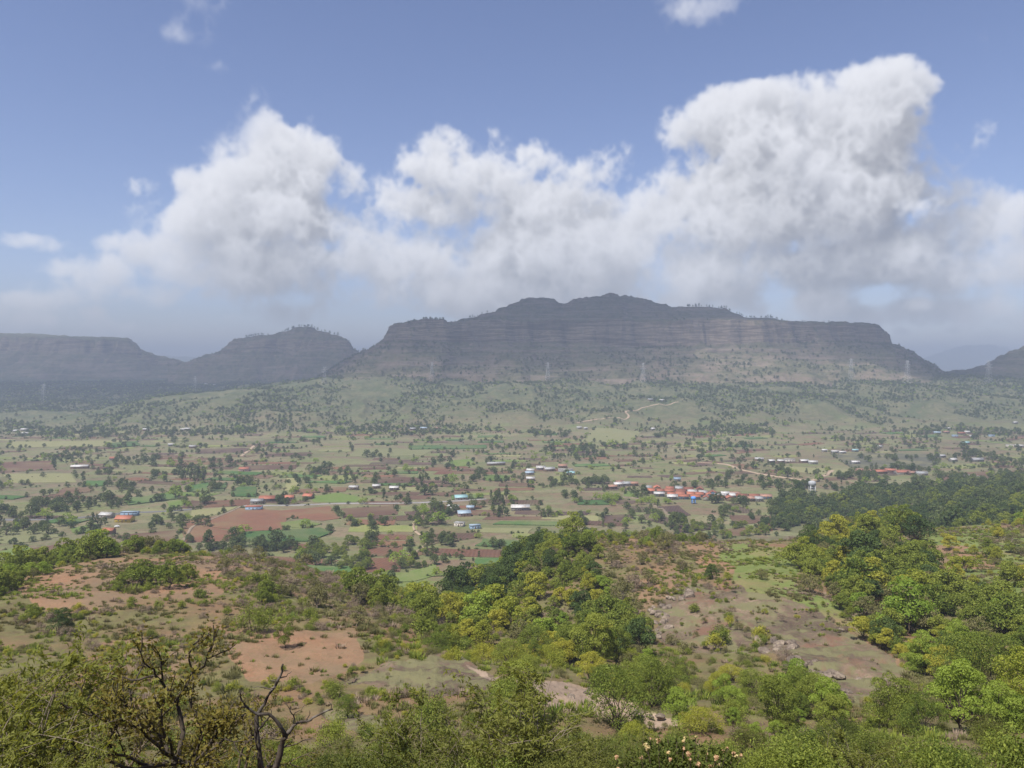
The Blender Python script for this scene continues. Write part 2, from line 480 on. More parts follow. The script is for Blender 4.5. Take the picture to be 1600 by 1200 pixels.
def lut(u, d):
    a = np.clip((np.asarray(u) - TU0) / (TU1 - TU0) * (TNU - 1), 0, TNU - 1.001)
    b = np.clip((np.log(np.maximum(d, 1.0)) - TV[0]) / (TV[-1] - TV[0]) * (TNV - 1), 0, TNV - 1.001)
    i = a.astype(int); j = b.astype(int); fa = a - i; fb = b - j
    return (TAB[j, i] * (1 - fa) + TAB[j, i + 1] * fa) * (1 - fb) + (TAB[j + 1, i] * (1 - fa) + TAB[j + 1, i + 1] * fa) * fb
def ground_z(x, y):
    """height of the land at (x, y); y > 2 is ahead of the eye point"""
    x = np.asarray(x, float); y = np.maximum(np.asarray(y, float), 2.0)
    z = CAMZ + lut(x / y, y) * y
    near = smooth01((520 - y) / 120)
    far = smooth01((y - 1400) / 400) * smooth01((9000 - y) / 3000)
    z = z + near * (fbm(x / 34, y / 34, 4, 3) * 2.1 + fbm(x / 7, y / 7, 3, 5) * .45) * smooth01((y - 10) / 60)
    z = z + (1 - near) * fbm(x / 160, y / 160, 3, 9) * 1.6
    z = z + far * (fbm(x / 170, y / 170, 5, 21) * 15 - np.abs(fbm(x / 100, y / 200, 4, 31)) * 20 + 2)
    return z
def project(x, y, z):
    return 800 + F * x / y, HY - F * (z - CAMZ) / y

def ground_cols():
    a = np.arange(-0.80, 0.8001, 0.0019)
    b = np.concatenate([np.linspace(-2.2, -0.82, 60), a, np.linspace(0.82, 2.2, 60)])
    return b
GU = ground_cols()
def drow(segs):
    out = []
    for d0, d1, n in segs:
        out.append(np.geomspace(d0, d1, n, endpoint=False))
    return np.concatenate(out + [[segs[-1][1]]])
GD = drow([(2, 60, 40), (60, 330, 270), (330, 600, 100), (600, 1600, 140), (1600, 2600, 90), (2600, 4500, 40), (4500, 14000, 20)])
gu, gd = np.meshgrid(GU, GD)
gx, gy = gu * gd, gd
gz = ground_z(gx, gy)
# running minimum of the photo row along each column: what the land hides
_gpy = HY - F * (gz - CAMZ) / gy
_run = np.minimum.accumulate(_gpy, axis=0)
def hidden_row(x, y):
    """lowest photo row (smallest value) of the land in front of (x, y)"""
    i = np.clip(np.searchsorted(GU, x / y), 0, len(GU) - 1)
    j = np.clip(np.searchsorted(GD, y * 0.985) - 1, 0, len(GD) - 1)
    return _run[j, i]
def hit(px, py, dmin=30.0):
    """point of the land seen at a photo pixel"""
    u = (px - 800) / F
    d = np.geomspace(dmin, 13000, 2600)
    z = ground_z(u * d, d)
    p = HY - F * (z - CAMZ) / d
    k = np.nonzero(p <= py)[0]
    if not len(k): return None
    k = k[0]
    if k > 0:
        t = (p[k - 1] - py) / max(p[k - 1] - p[k], 1e-9); dd = d[k - 1] + t * (d[k] - d[k - 1])
    else: dd = d[0]
    return u * dd, dd, float(ground_z(u * dd, dd))

# ---- what grows or lies where on the near slopes: outlines in the photo, read at the point of land they show
def poly_mask(px, py, poly):
    inside = np.zeros(np.shape(px), bool)
    n = len(poly)
    for i in range(n):
        x0, y0 = poly[i]; x1, y1 = poly[(i + 1) % n]
        c = ((y0 > py) != (y1 > py)) & (px < (x1 - x0) * (py - y0) / (y1 - y0 + 1e-9) + x0)
        inside ^= c
    return inside
COVER = {
    'soil': [   # bare red-brown earth
        [(20, 915), (150, 866), (330, 868), (400, 890), (330, 935), (200, 950), (60, 950)],
        [(370, 1012), (470, 985), (560, 985), (572, 1035), (500, 1075), (380, 1060)],
        [(930, 826), (1010, 832), (1010, 850), (930, 848)],
        [(985, 905), (1090, 880), (1130, 905), (1060, 935), (1000, 950)],
        [(1080, 850), (1150, 858), (1140, 890), (1085, 880)],
        [(1430, 850), (1540, 858), (1590, 890), (1500, 905), (1450, 880)],
        [(160, 1010), (300, 990), (300, 1060), (170, 1060)],
        [(1380, 1150), (1440, 1150), (1440, 1190), (1380, 1190)],
        [(1285, 980), (1400, 1010), (1430, 1050), (1330, 1040), (1270, 1010)],
    ],
    'rock': [
        [(520, 1070), (620, 1048), (720, 1030), (760, 1048), (760, 1078), (640, 1086)],
        [(1005, 975), (1040, 940), (1090, 915), (1180, 925), (1260, 945), (1330, 990), (1420, 1040), (1430, 1075), (1400, 1090), (1330, 1105), (1290, 1090), (1230, 1030), (1180, 1012), (1150, 1020), (1040, 1010)],
        [(520, 1110), (600, 1120), (600, 1150), (520, 1140)],
        [(1395, 830), (1430, 845), (1420, 870), (1390, 850)],
    ],
    'pale': [
        [(740, 1050), (800, 1056), (900, 1070), (980, 1094), (1055, 1122), (1000, 1127), (900, 1110), (800, 1086)],
    ],
    'grass': [
        [(1130, 850), (1200, 848), (1255, 862), (1250, 935), (1170, 925), (1135, 895)],
        [(1240, 915), (1330, 950), (1340, 985), (1240, 955)],
        [(1425, 818), (1530, 806), (1570, 840), (1540, 862), (1440, 850)],
        [(1480, 880), (1600, 890), (1600, 940), (1500, 930)],
        [(585, 905), (640, 893), (700, 870), (690, 905), (640, 915), (600, 918)],
        [(1520, 835), (1600, 825), (1600, 880), (1540, 870)],
    ],
}
gpx, gpy = project(gx, gy, gz)
cover = np.zeros(gx.shape + (4,), np.float32)
wob = 30 * fbm(gx / 15, gy / 15, 3, 70) + 10 * fbm(gx / 6, gy / 6, 3, 71)
for ci, key in enumerate(('soil', 'grass', 'rock', 'pale')):
    for poly in COVER[key]:
        cover[..., ci] = np.maximum(cover[..., ci], poly_mask(gpx + wob, gpy + wob * .5, poly) * (gy < 520))
for ci in range(4):
    c = cover[..., ci]
    for ax_ in (0, 1):
        c = (np.roll(c, 1, ax_) + 2 * c + np.roll(c, -1, ax_)) / 4
        c = (np.roll(c, 1, ax_) + 2 * c + np.roll(c, -1, ax_)) / 4
    cover[..., ci] = c
# rock slabs stand up in ledges
gz = gz + np.maximum(cover[..., 2], cover[..., 3] * .6) * (np.floor(fbm(gx / 14, gy / 9, 3, 77) * 5) / 5 * 1.2 + fbm(gx / 2.5, gy / 2.5, 3, 78) * .45)

def ground_material():
    m, nt = mat_new('open_ground'); t = NT(nt)
    g = t.n('ShaderNodeNewGeometry').outputs['Position']
    cov = t.n('ShaderNodeAttribute', attribute_name='cover')
    sp = t.n('ShaderNodeSeparateColor'); t.l(cov.outputs['Color'], sp.inputs[0])
    xyz = t.n('ShaderNodeSeparateXYZ'); t.l(g, xyz.inputs[0])
    n1 = t.noise(.045, 6, .6, g); n2 = t.noise(.32, 6, .65, g); n3 = t.noise(1.9, 5, .7, g); n4 = t.noise(.011, 5, .6, g)
    # dry scrub floor near, grazed grass farther off
    scrub = t.mix(t.mr(n2, .35, .65), (.105, .083, .045), (.135, .13, .052))
    scrub = t.mix(t.mr(n1, .45, .62), scrub, (.17, .105, .062))
    scrub = t.mix(t.math('MULTIPLY', t.mr(n3, .5, .8), .6), scrub, (.065, .075, .022))
    val = t.mix(t.mr(n4, .38, .62), (.140, .132, .072), (.100, .122, .046))
    val = t.mix(t.mr(n1, .44, .62), val, (.160, .105, .074))
    val = t.mix(t.mr(t.noise(.02, 3, .5, g), .56, .68), val, (.12, .15, .05))
    val = t.mix(t.math('MULTIPLY', t.mr(n2, .55, .75), .6), val, (.09, .10, .04))
    vo = t.n('ShaderNodeTexVoronoi'); mpv = t.n('ShaderNodeMapping'); mpv.inputs['Scale'].default_value = (.011, .026, 0); mpv.inputs['Rotation'].default_value = (0, 0, .25)
    t.l(g, mpv.inputs[0]); t.l(mpv.outputs[0], vo.inputs['Vector']); vo.inputs['Scale'].default_value = 1.0
    sv = t.n('ShaderNodeSeparateColor'); t.l(vo.outputs['Color'], sv.inputs[0])
    plots = t.ramp(sv.outputs[0], [(0, (.145, .092, .066)), (.3, (.19, .165, .10)), (.55, (.135, .155, .06)), (.8, (.105, .075, .06)), (1, (.21, .20, .11))])
    plots = t.mix(t.math('MULTIPLY', t.mr(n2, .45, .7), .5), plots, (.09, .10, .045))
    val = t.mix(.5, val, plots)
    base = t.mix(t.mr(xyz.outputs[1], 400, 560), scrub, val)
    hill = t.mix(t.mr(t.noise(.02, 6, .68, g), .40, .6), (.118, .112, .060), (.062, .076, .034))
    hill = t.mix(t.mr(t.noise(.05, 4, .6, g, 1.5), .60, .72), hill, (.17, .12, .085))
    fine = t.noise(.14, 6, .72, g); fine2 = t.noise(.075, 5, .7, g)
    hill = t.mix(t.math('MULTIPLY', t.mr(fine2, .48, .60), .75), hill, (.048, .056, .026))
    base = t.mix(t.mr(xyz.outputs[1], 1500, 1850), base, hill)
    scr = t.math('MULTIPLY', t.mr(xyz.outputs[1], 430, 600), .62)
    base = t.mix(t.math('MULTIPLY', t.mr(fine, .50, .64), scr), base, (.062, .072, .03))
    soil = t.mix(t.mr(n2, .3, .7), (.205, .105, .060), (.25, .150, .092))
    soil = t.mix(t.mr(n1, .35, .6), soil, (.165, .115, .072))
    soil = t.mix(t.math('MULTIPLY', t.mr(n3, .5, .72), .7), soil, (.115, .105, .045))
    grass = t.mix(t.mr(n2, .3, .7), (.092, .128, .034), (.150, .165, .055))
    grass = t.mix(t.mr(n1, .5, .68), grass, (.19, .14, .075))
    grass = t.mix(t.math('MULTIPLY', t.mr(n3, .5, .75), .5), grass, (.06, .085, .02))
    rock = t.mix(t.mr(n2, .35, .66), (.118, .082, .058), (.215, .155, .110))
    rock = t.mix(t.mr(n1, .44, .58), rock, (.088, .062, .048))
    rock = t.mix(t.mr(n3, .50, .62), rock, (.11, .105, .055))
    rock = t.mix(t.mr(t.noise(.11, 5, .6, g, .8), .47, .56), rock, (.135, .125, .065))
    rock = t.mix(t.mr(t.noise(.07, 5, .6, g, .6), .56, .64), rock, (.15, .088, .06))
    edge = t.math('MULTIPLY', t.math('SUBTRACT', n3, .5), .9)
    def m_(ch): return t.mr(t.math('ADD', sp.outputs[ch], edge), .38, .58)
    col = t.mix(m_(0), base, soil)
    col = t.mix(m_(1), col, grass)
    col = t.mix(m_(2), col, rock)
    pale = t.mix(t.mr(n2, .3, .7), (.23, .165, .115), (.31, .235, .175))
    pale = t.mix(t.mr(n1, .5, .62), pale, (.20, .15, .115)); pale = t.mix(t.mr(n3, .58, .72), pale, (.16, .14, .08))
    col = t.mix(t.mr(t.math('ADD', cov.outputs['Alpha'], edge), .38, .58), col, pale)
    h = t.math('ADD', t.math('MULTIPLY', n3, .25), t.math('MULTIPLY', n2, .9))
    p = t.n('ShaderNodeBsdfPrincipled'); t.l(col, p.inputs['Base Color'])
    p.inputs['Roughness'].default_value = .95; p.inputs['Specular IOR Level'].default_value = .08
    t.l(t.bump(h, .7, .8), p.inputs['Normal'])
    t.out(p.outputs[0]); return m

def grid_faces(nr, nc):
    i = np.arange(nr - 1)[:, None] * nc + np.arange(nc - 1)[None, :]
    return np.stack([i, i + 1, i + nc + 1, i + nc], -1).reshape(-1, 4)
M_GROUND = ground_material()
gv = np.stack([gx, gy, gz], -1).reshape(-1, 3)
nr, nc = gx.shape
# the land behind the eye point, a plain rising slope joined to the first row
bk_y = np.array([-400., -120., -30., 1.99])
bx = np.linspace(-420, 420, 30)
BX, BY = np.meshgrid(bx, bk_y)
BZ = CAMZ - 1.7 + (2 - BY) * 0.05 + fbm(BX / 40, BY / 40, 3, 4) * .25 - .2
gm = mk_mesh('ground', gv, grid_faces(nr, nc), True, [M_GROUND])
ca = gm.color_attributes.new('cover', 'FLOAT_COLOR', 'POINT')
ca.data.foreach_set('color', cover.reshape(-1, 4).ravel())
tag(link('ground', gm), 'open scrub slopes falling to the flat farmed valley floor', kind='structure')
bm_ = mk_mesh('hilltop', np.stack([BX, BY, BZ], -1).reshape(-1, 3), grid_faces(4, 30), True, [M_GROUND])
tag(link('hilltop', bm_), 'grassy hilltop where the viewer stands', kind='structure')
# finer lookup of the finished ground surface
def gsurf(x, y):
    z = ground_z(x, y)
    return z
print('ground', len(gv), round(time.time() - T0, 1))

# ------------------------------------------------------------------ mesas and ridges
def mesa_material(name, dry=1.0, top=(.10, .098, .05)):
    m, nt = mat_new(name); t = NT(nt)
    geo = t.n('ShaderNodeNewGeometry'); g = geo.outputs['Position']
    mp = t.n('ShaderNodeMapping'); mp.inputs['Scale'].default_value = (.004, .004, .075); t.l(g, mp.inputs[0])
    strata = t.noise(1.0, 6, .62, mp.outputs[0], .35)
    mp2 = t.n('ShaderNodeMapping'); mp2.inputs['Scale'].default_value = (.012, .012, .012); t.l(g, mp2.inputs[0])
    streak = t.noise(1.0, 6, .65, mp2.outputs[0])
    n1 = t.noise(.012, 6, .62, g); n2 = t.noise(.05, 6, .7, g)
    rock = t.ramp(strata, [(.30, (.050, .037, .029)), (.44, (.125, .092, .066)), (.51, (.27, .215, .155)), (.58, (.085, .063, .049)), (.66, (.22, .175, .125)), (.75, (.10, .08, .06))])
    rock = t.mix(t.math('MULTIPLY', t.mr(streak, .35, .65), .45), rock, (.075, .06, .05))
    slope = t.n('ShaderNodeSeparateXYZ'); t.l(geo.outputs['Normal'], slope.inputs[0])
    veg = t.mix(t.mr(n2, .38, .62), (.048, .054, .024), (.115 * dry, .105 * dry, .06 * dry))
    veg = t.mix(t.mr(n1, .5, .64), veg, (.14, .11, .078))
    veg = t.mix(t.mr(strata, .50, .62), veg, (.17, .135, .10))
    f = t.mr(t.math('ADD', slope.outputs[2], t.math('MULTIPLY', t.math('SUBTRACT', n2, .5), .5)), .5, .78)
    col = t.mix(f, rock, veg)
    col = t.mix(t.mr(slope.outputs[2], .93, .985), col, top)
    p = t.n('ShaderNodeBsdfPrincipled'); t.l(col, p.inputs['Base Color'])
    p.inputs['Roughness'].default_value = .95; p.inputs['Specular IOR Level'].default_value = .05
    h = t.math('ADD', t.math('MULTIPLY', strata, 1.5), n2)
    t.l(t.bump(h, .8, 5.0), p.inputs['Normal'])
    t.out(p.outputs[0]); return m
M_MESA = mesa_material('mesa_rock')
M_FAR = mesa_material('ridge_rock', .9)
SKYL = {}
def mesa(name, label, px0, px1, layers, dd, step=1.35, rough=1.0, mat=None, terr=9.0, seed=50):
    """layers: (distance, outline) front to back; the land between is a talus, a cliff, a bench ..."""
    px = np.arange(px0, px1 + .1, step)
    D = np.array([l[0] for l in layers], float)
    PY = np.array([np.interp(px, [p[0] for p in l[1]], [p[1] for p in l[1]]) for l in layers])
    Z = CAMZ + (HY - PY) / F * D[:, None]
    d = []
    for i in range(len(D) - 1):
        d.append(np.linspace(D[i], D[i + 1], dd[i], endpoint=False))
    d = np.concatenate(d + [[D[-1]]])
    u = (px - 800) / F
    UU, DD = np.meshgrid(u, d)
    X = UU * DD
    # buttresses and gullies: the outline wanders to and fro along the face
    w = (fbm(X / 210, DD / 900, 4, seed) * 95 + (np.abs(fbm(X / 120, DD / 500, 3, seed + 3)) - .25) * 80 + fbm(X / 30, DD / 45, 4, seed + 5) * 20) * rough
    ends = smooth01((DD - D[0]) / 60) * smooth01((D[-1] - DD) / 60)
    Dq = np.clip(DD + w * ends, D[0], D[-1])
    Zo = np.empty_like(DD)
    for j in range(len(px)):
        Zo[:, j] = np.interp(Dq[:, j], D, Z[:, j])
    # ledges
    if terr:
        q = (Zo + 2.5 * fbm(X / 200, DD / 200, 3, seed + 8)) / (terr * 2.2)
        fr = q - np.floor(q)
        Zo = Zo + (smooth01((fr - .5) * 2.2 + .5) - fr) * terr * 1.15 * ends * smooth01((Zo - CAMZ + 20) / 40)
    Zo = Zo + (fbm(X / 22, DD / 22, 4, seed + 11) * 6.0 + fbm(X / 8, DD / 8, 3, seed + 14) * 2.2 + fbm(X / 70, DD / 70, 3, seed + 12) * 5) * ends * rough
    v = np.stack([X, DD, Zo], -1).reshape(-1, 3)
    me = mk_mesh(name, v, grid_faces(*X.shape), True, [mat or M_MESA])
    o = tag(link(name, me), label, kind='structure')
    return o, (u, d, Zo)
main_sky = [(440, 640), (470, 603), (500, 586), (540, 562), (580, 543), (595, 533), (604, 522), (640, 520), (697, 515), (705, 504), (745, 494), (770, 487), (790, 478), (815, 467), (832, 462), (850, 464),
            (870, 469), (880, 473), (895, 467), (920, 466), (940, 461), (955, 459), (985, 460), (1010, 466), (1050, 478), (1080, 480), (1110, 480), (1140, 485),
            (1165, 495), (1200, 499), (1260, 503), (1330, 505), (1368, 507), (1377, 511), (1382, 518), (1390, 524), (1393, 536), (1420, 547), (1440, 559), (1465, 573), (1490, 592), (1540, 640)]
main_rim = [(440, 640), (470, 605), (500, 588), (540, 564), (580, 546), (600, 530), (608, 512), (615, 507), (650, 503), (668, 500), (692, 499), (699, 506), (740, 502), (850, 500), (1000, 499), (1100, 500), (1250, 504), (1330, 506), (1366, 508), (1376, 512), (1380, 520), (1384, 516), (1389, 524), (1393, 538),
            (1420, 549), (1440, 561), (1465, 575), (1490, 594), (1540, 640)]
main_cb = [(440, 640), (470, 608), (500, 592), (540, 570), (580, 550), (600, 534), (700, 535), (800, 534), (900, 538), (1000, 541), (1200, 538), (1300, 534), (1370, 534), (1395, 540), (1420, 552),
           (1440, 564), (1465, 578), (1490, 596), (1540, 640)]
main_md = [(440, 640), (500, 597), (540, 578), (600, 556), (700, 556), (1000, 560), (1300, 558), (1400, 556), (1440, 570), (1470, 584), (1490, 598), (1540, 640)]
main_bs = [(440, 640), (500, 606), (560, 594), (650, 590), (1000, 592), (1400, 596), (1480, 602), (1540, 640)]
_, MAINM = mesa('mesa', 'long dark flat-topped mesa with cliff bands and twin low peaks', 440, 1545,
     [(2120, [(a, b + 34) for a, b in main_bs]), (2240, [(a, b - 4) for a, b in main_bs]), (2420, main_md), (2550, main_cb), (2585, main_rim), (2680, [(a, b - 1.0 if 600 < a < 1380 else b + 2) for a, b in main_rim]), (2860, main_sky),
      (3100, [(a, b + 22) for a, b in main_sky]), (3500, [(a, 600) for a, b in main_sky])], [20, 40, 44, 34, 16, 26, 8, 4], rough=.75, seed=50)
lm_sky = [(270, 580), (300, 562), (345, 549), (357, 537), (366, 530), (400, 525), (440, 519), (465, 511), (480, 509), (500, 515), (520, 523), (538, 528), (547, 535), (552, 545), (570, 556), (620, 575), (660, 600)]
lm_rim = [(270, 584), (300, 566), (345, 553), (358, 540), (367, 533), (440, 530), (540, 532), (548, 538), (553, 548), (570, 558), (620, 577), (660, 600)]
_, LMID = mesa('mesa', 'small flat-topped hill with a wooded knob beside the long mesa', 262, 665,
     [(3350, [(262, 612), (400, 612), (665, 612)]), (3650, [(a, b + (555 - b) * .55 + 4) for a, b in lm_rim]), (3700, lm_rim), (3900, lm_sky), (4300, [(a, b + 20) for a, b in lm_sky]), (4600, [(262, 600), (665, 600)])],
     [30, 30, 40, 10, 4], rough=.9, seed=80)
ll_sky = [(-700, 500), (-300, 514), (0, 520), (100, 524), (200, 529), (214, 538), (221, 547), (240, 554), (280, 563), (310, 572), (360, 592)]
ll_rim = [(-700, 508), (-300, 522), (0, 527), (100, 529), (200, 532), (214, 541), (221, 549), (240, 556), (280, 565), (310, 574), (360, 594)]
mesa('mesa', 'long level plateau with a grassy top above a dark cliff band', -700, 370,
     [(3700, [(-700, 616), (370, 612)]), (4050, [(a, b + (600 - b) * .30) for a, b in ll_rim]), (4090, ll_rim), (4700, ll_sky), (5200, [(a, b + 25) for a, b in ll_sky]), (5600, [(-700, 600), (370, 600)])],
     [30, 30, 34, 8, 4], rough=1.0, seed=110, step=2.0)
rr_sky = [(1430, 606), (1470, 581), (1490, 579), (1520, 576), (1540, 568), (1560, 557), (1580, 549), (1600, 542), (1660, 526), (1760, 505), (1900, 500), (2300, 500)]
mesa('hillside', 'dark hill shoulder rising beyond the saddle past the mesa', 1430, 2300,
     [(2350, [(1430, 612), (1600, 600), (2300, 600)]), (2650, [(a, b + (600 - b) * .45 if a > 1480 else b + 4) for a, b in rr_sky]), (2900, rr_sky), (3300, [(a, b + 30) for a, b in rr_sky]), (3600, [(1430, 606), (2300, 600)])],
     [40, 40, 8, 4], rough=.8, seed=140, step=2.0)
mesa('ridge', 'faint far ridge seen through the gap between the flat hills', 100, 420,
     [(9500, [(100, 578), (420, 578)]), (11000, [(100, 560), (200, 558), (260, 556), (300, 557), (420, 561)]), (12500, [(100, 578), (420, 578)])], [14, 10], rough=2, seed=170, step=3, mat=M_FAR, terr=0)
mesa('ridge', 'pale blue far ridge beyond the saddle past the mesa end', 1380, 1800,
     [(11500, [(1380, 580), (1800, 580)]), (12600, [(1380, 570), (1440, 561), (1470, 549), (1505, 539), (1550, 537), (1580, 545), (1640, 556), (1800, 560)]), (13600, [(1380, 580), (1800, 580)])], [14, 10], rough=2, seed=190, step=3, mat=M_FAR, terr=0)
print('mesas', round(time.time() - T0, 1))

# ------------------------------------------------------------------ haze
def haze():
    mb = MB(); mb.box(-17000, 17000, -500, 14500, -60, 470)
    m = bpy.data.materials.new('valley_haze'); m.use_nodes = True
    nt = m.node_tree; nt.nodes.clear(); t = NT(nt)
    v = t.n('ShaderNodeVolumePrincipled')
    v.inputs['Color'].default_value = (.385, .455, .60, 1)
    v.inputs['Density'].default_value = HAZE
    v.inputs['Anisotropy'].default_value = 0.0
    o = t.n('ShaderNodeOutputMaterial'); t.l(v.outputs[0], o.inputs['Volume'])
    tag(link('haze', mb.mesh('haze', m)), 'pale summer haze lying over the valley', kind='stuff')
HAZE = 2.05e-4
haze()

# ================================================================== plants
def unit(v):
    return v / (np.linalg.norm(v, axis=-1, keepdims=True) + 1e-9)
def leaves(r, pos, nrm, size, aspect=.55, fold=.12):
    """a folded diamond of two faces' worth for every leaf"""
    n = len(pos)
    s = np.asarray(size) * np.ones(n)
    t = unit(np.cross(nrm, unit(r.standard_normal((n, 3)))))
    b = np.cross(nrm, t)
    s = s[:, None]
    v = np.empty((n, 4, 3))
    v[:, 0] = pos - t * s * .5
    v[:, 1] = pos + b * s * aspect * .5 + nrm * s * fold
    v[:, 2] = pos + t * s * .5
    v[:, 3] = pos - b * s * aspect * .5 + nrm * s * fold
    return v.reshape(-1, 3), np.arange(n * 4).reshape(n, 4)
def leaf_mesh(name, r, pos, nrm, size, mat, aspect=.55, extra=None):
    v, f = leaves(r, pos, nrm, size, aspect)
    me = mk_mesh(name, v, f, False, [mat])
    a = me.attributes.new('leaf', 'FLOAT', 'POINT')
    w = r.random(len(pos)) if extra is None else np.clip(extra, 0, 1)
    a.data.foreach_set('value', np.repeat(w, 4).astype(np.float32))
    return me
def lobed(r, h, w, base, nl, flat=.75, spread=1.0, cone=0.0):
    """centres and radii of the leaf masses of one crown"""
    L = []
    ch = h - base
    for i in range(nl):
        t = (i + .5) / nl
        zf = .18 + .8 * t if i else .6
        prof = math.sin(math.pi * min(.97, max(.06, zf * .78 + .18))) ** .7 * (1 - cone * zf)
        ang = i * 2.399 + r.random() * .9
        rad = w * .5 * prof * spread * (.25 + .62 * math.sqrt(r.random()))
        rr = w * (.115 + .20 * r.random() ** 1.6) * (1 - .25 * zf)
        L.append((np.array([rad * math.cos(ang), rad * math.sin(ang), base + ch * zf - rr * .35]), np.array([rr, rr, rr * flat])))
    return L
def crown_points(r, L, n, up=.25, shell=.78, rnd=.75):
    wts = np.array([l[1][0] ** 2 for l in L]); wts /= wts.sum()
    k = r.choice(len(L), n, p=wts)
    C = np.array([l[0] for l in L])[k]; R = np.array([l[1] for l in L])[k]
    d = unit(r.standard_normal((n, 3)))
    low = d[:, 2] < -.35
    d[low, 2] *= -1
    rad = shell + (1.12 - shell) * r.random((n, 1)) ** .7
    rad *= 1 + .10 * np.sin(d[:, :1] * 9 + k[:, None]) * np.cos(d[:, 1:2] * 7 + k[:, None] * 2)
    pos = C + d * R * rad
    nrm = unit(d + up * np.array([0, 0, 1.]) + rnd * r.standard_normal((n, 3)))
    return pos, nrm
def trunk_mesh(name, r, L, h, base, rad, mat, sides=6, lean=.06):
    mb = MB()
    fork = np.array([r.normal() * lean * h, r.normal() * lean * h, base * 1.05 + .05 * h])
    mid = fork * .5 + np.array([r.normal() * .03 * h, r.normal() * .03 * h, 0])
    mb.tube([(0, 0, -.6), mid, fork], [rad * 1.35, rad, rad * .8], sides)
    for c, R in L:
        m = fork * .55 + c * .45 + r.normal(size=3) * .05 * h
        mb.tube([fork - (0, 0, .02 * h), m, c + (0, 0, R[2] * .3)], [rad * .55, rad * .32, rad * .1], 4, False)
    return mb.mesh(name, mat, True)

M_BARK = simple_mat('bark', (.10, .078, .058), .35, 6.0, .9, .1)
M_BARK_PALE = simple_mat('pale_bark', (.20, .165, .13), .3, 6.0, .9, .1)
FM = {
    'mid':    foliage_mat('leaf_mid_green', (.062, .100, .020), (.190, .215, .040), (.32, .36, .07), .40, .7),
    'yellow': foliage_mat('leaf_yellow_green', (.175, .215, .030), (.320, .300, .046), (.45, .44, .085), .44, .65),
    'lime':   foliage_mat('leaf_fresh_green', (.155, .235, .034), (.225, .290, .048), (.36, .42, .09), .44),
    'dark':   foliage_mat('leaf_dark_green', (.040, .068, .022), (.066, .098, .028), (.12, .15, .045), .25),
    'olive':  foliage_mat('leaf_dusty_olive', (.125, .122, .050), (.165, .155, .066), (.22, .20, .09)),
    'dry':    foliage_mat('twig_dry_brown', (.165, .120, .088), (.225, .165, .125), (.26, .22, .15), .15),
    'valley': foliage_mat('leaf_valley_green', (.044, .072, .026), (.105, .130, .046), (.16, .18, .06), .3),
    'rusty':  foliage_mat('leaf_rusty_olive', (.125, .100, .024), (.150, .120, .028), (.20, .19, .05), .32, .8),
    'grassy': foliage_mat('grass_blade_dry', (.15, .125, .055), (.12, .13, .045), (.22, .18, .09), .3),
}
class Kind:
    """prototypes of one kind of plant: [(trunk mesh, crown mesh, joined mesh)]"""
    def __init__(s, protos): s.p = protos
def joined(name, ta, tb):
    """trunk + crown as one mesh (for plants too small to show their parts)"""
    va, vb = [np.empty(len(m.vertices) * 3, np.float32) for m in (ta, tb)]
    ta.vertices.foreach_get('co', va); tb.vertices.foreach_get('co', vb)
    fa = [list(p.vertices) for p in ta.polygons]
    q = np.empty(len(tb.loops), np.int32); tb.loops.foreach_get('vertex_index', q)
    na = len(va) // 3
    quads = [f for f in fa if len(f) == 4]; others = [f for f in fa if len(f) != 4]
    fl = [np.array(quads, np.int32)] + [np.array([f], np.int32) for f in others] + [q.reshape(-1, 4) + na]
    idx = np.concatenate([np.zeros(len(quads) + len(others)), np.ones(len(q) // 4)])
    me = mk_mesh(name, np.concatenate([va.reshape(-1, 3), vb.reshape(-1, 3)]), fl, False, [ta.materials[0], tb.materials[0]], idx)
    a = me.attributes.new('leaf', 'FLOAT', 'POINT')
    w = np.empty(len(tb.vertices), np.float32); tb.attributes['leaf'].data.foreach_get('value', w)
    a.data.foreach_set('value', np.concatenate([np.zeros(na, np.float32), w]))
    return me
def tree_kind(name, seed, n, h, w, base, lobes, leaves_n, leaf, fmat, bark=M_BARK, flat=.75, spread=1.0, cone=0., rad=.15, sides=6):
    P = []
    for i in range(n):
        r = np.random.default_rng(seed + i)
        hh, ww = h * r.uniform(.88, 1.12), w * r.uniform(.85, 1.15)
        L = lobed(r, hh, ww, base * hh, int(lobes * 1.4) + r.integers(-2, 4), flat, spread * r.uniform(.95, 1.3), cone)
        t = trunk_mesh(name + '_trunk', r, L, hh, base * hh, rad, bark, sides)
        pos, nrm = crown_points(r, L, leaves_n)
        c = leaf_mesh(name + '_crown', r, pos, nrm, leaf * r.uniform(.6, 1.35, leaves_n), fmat)
        P.append((t, c, None))
    return Kind(P)
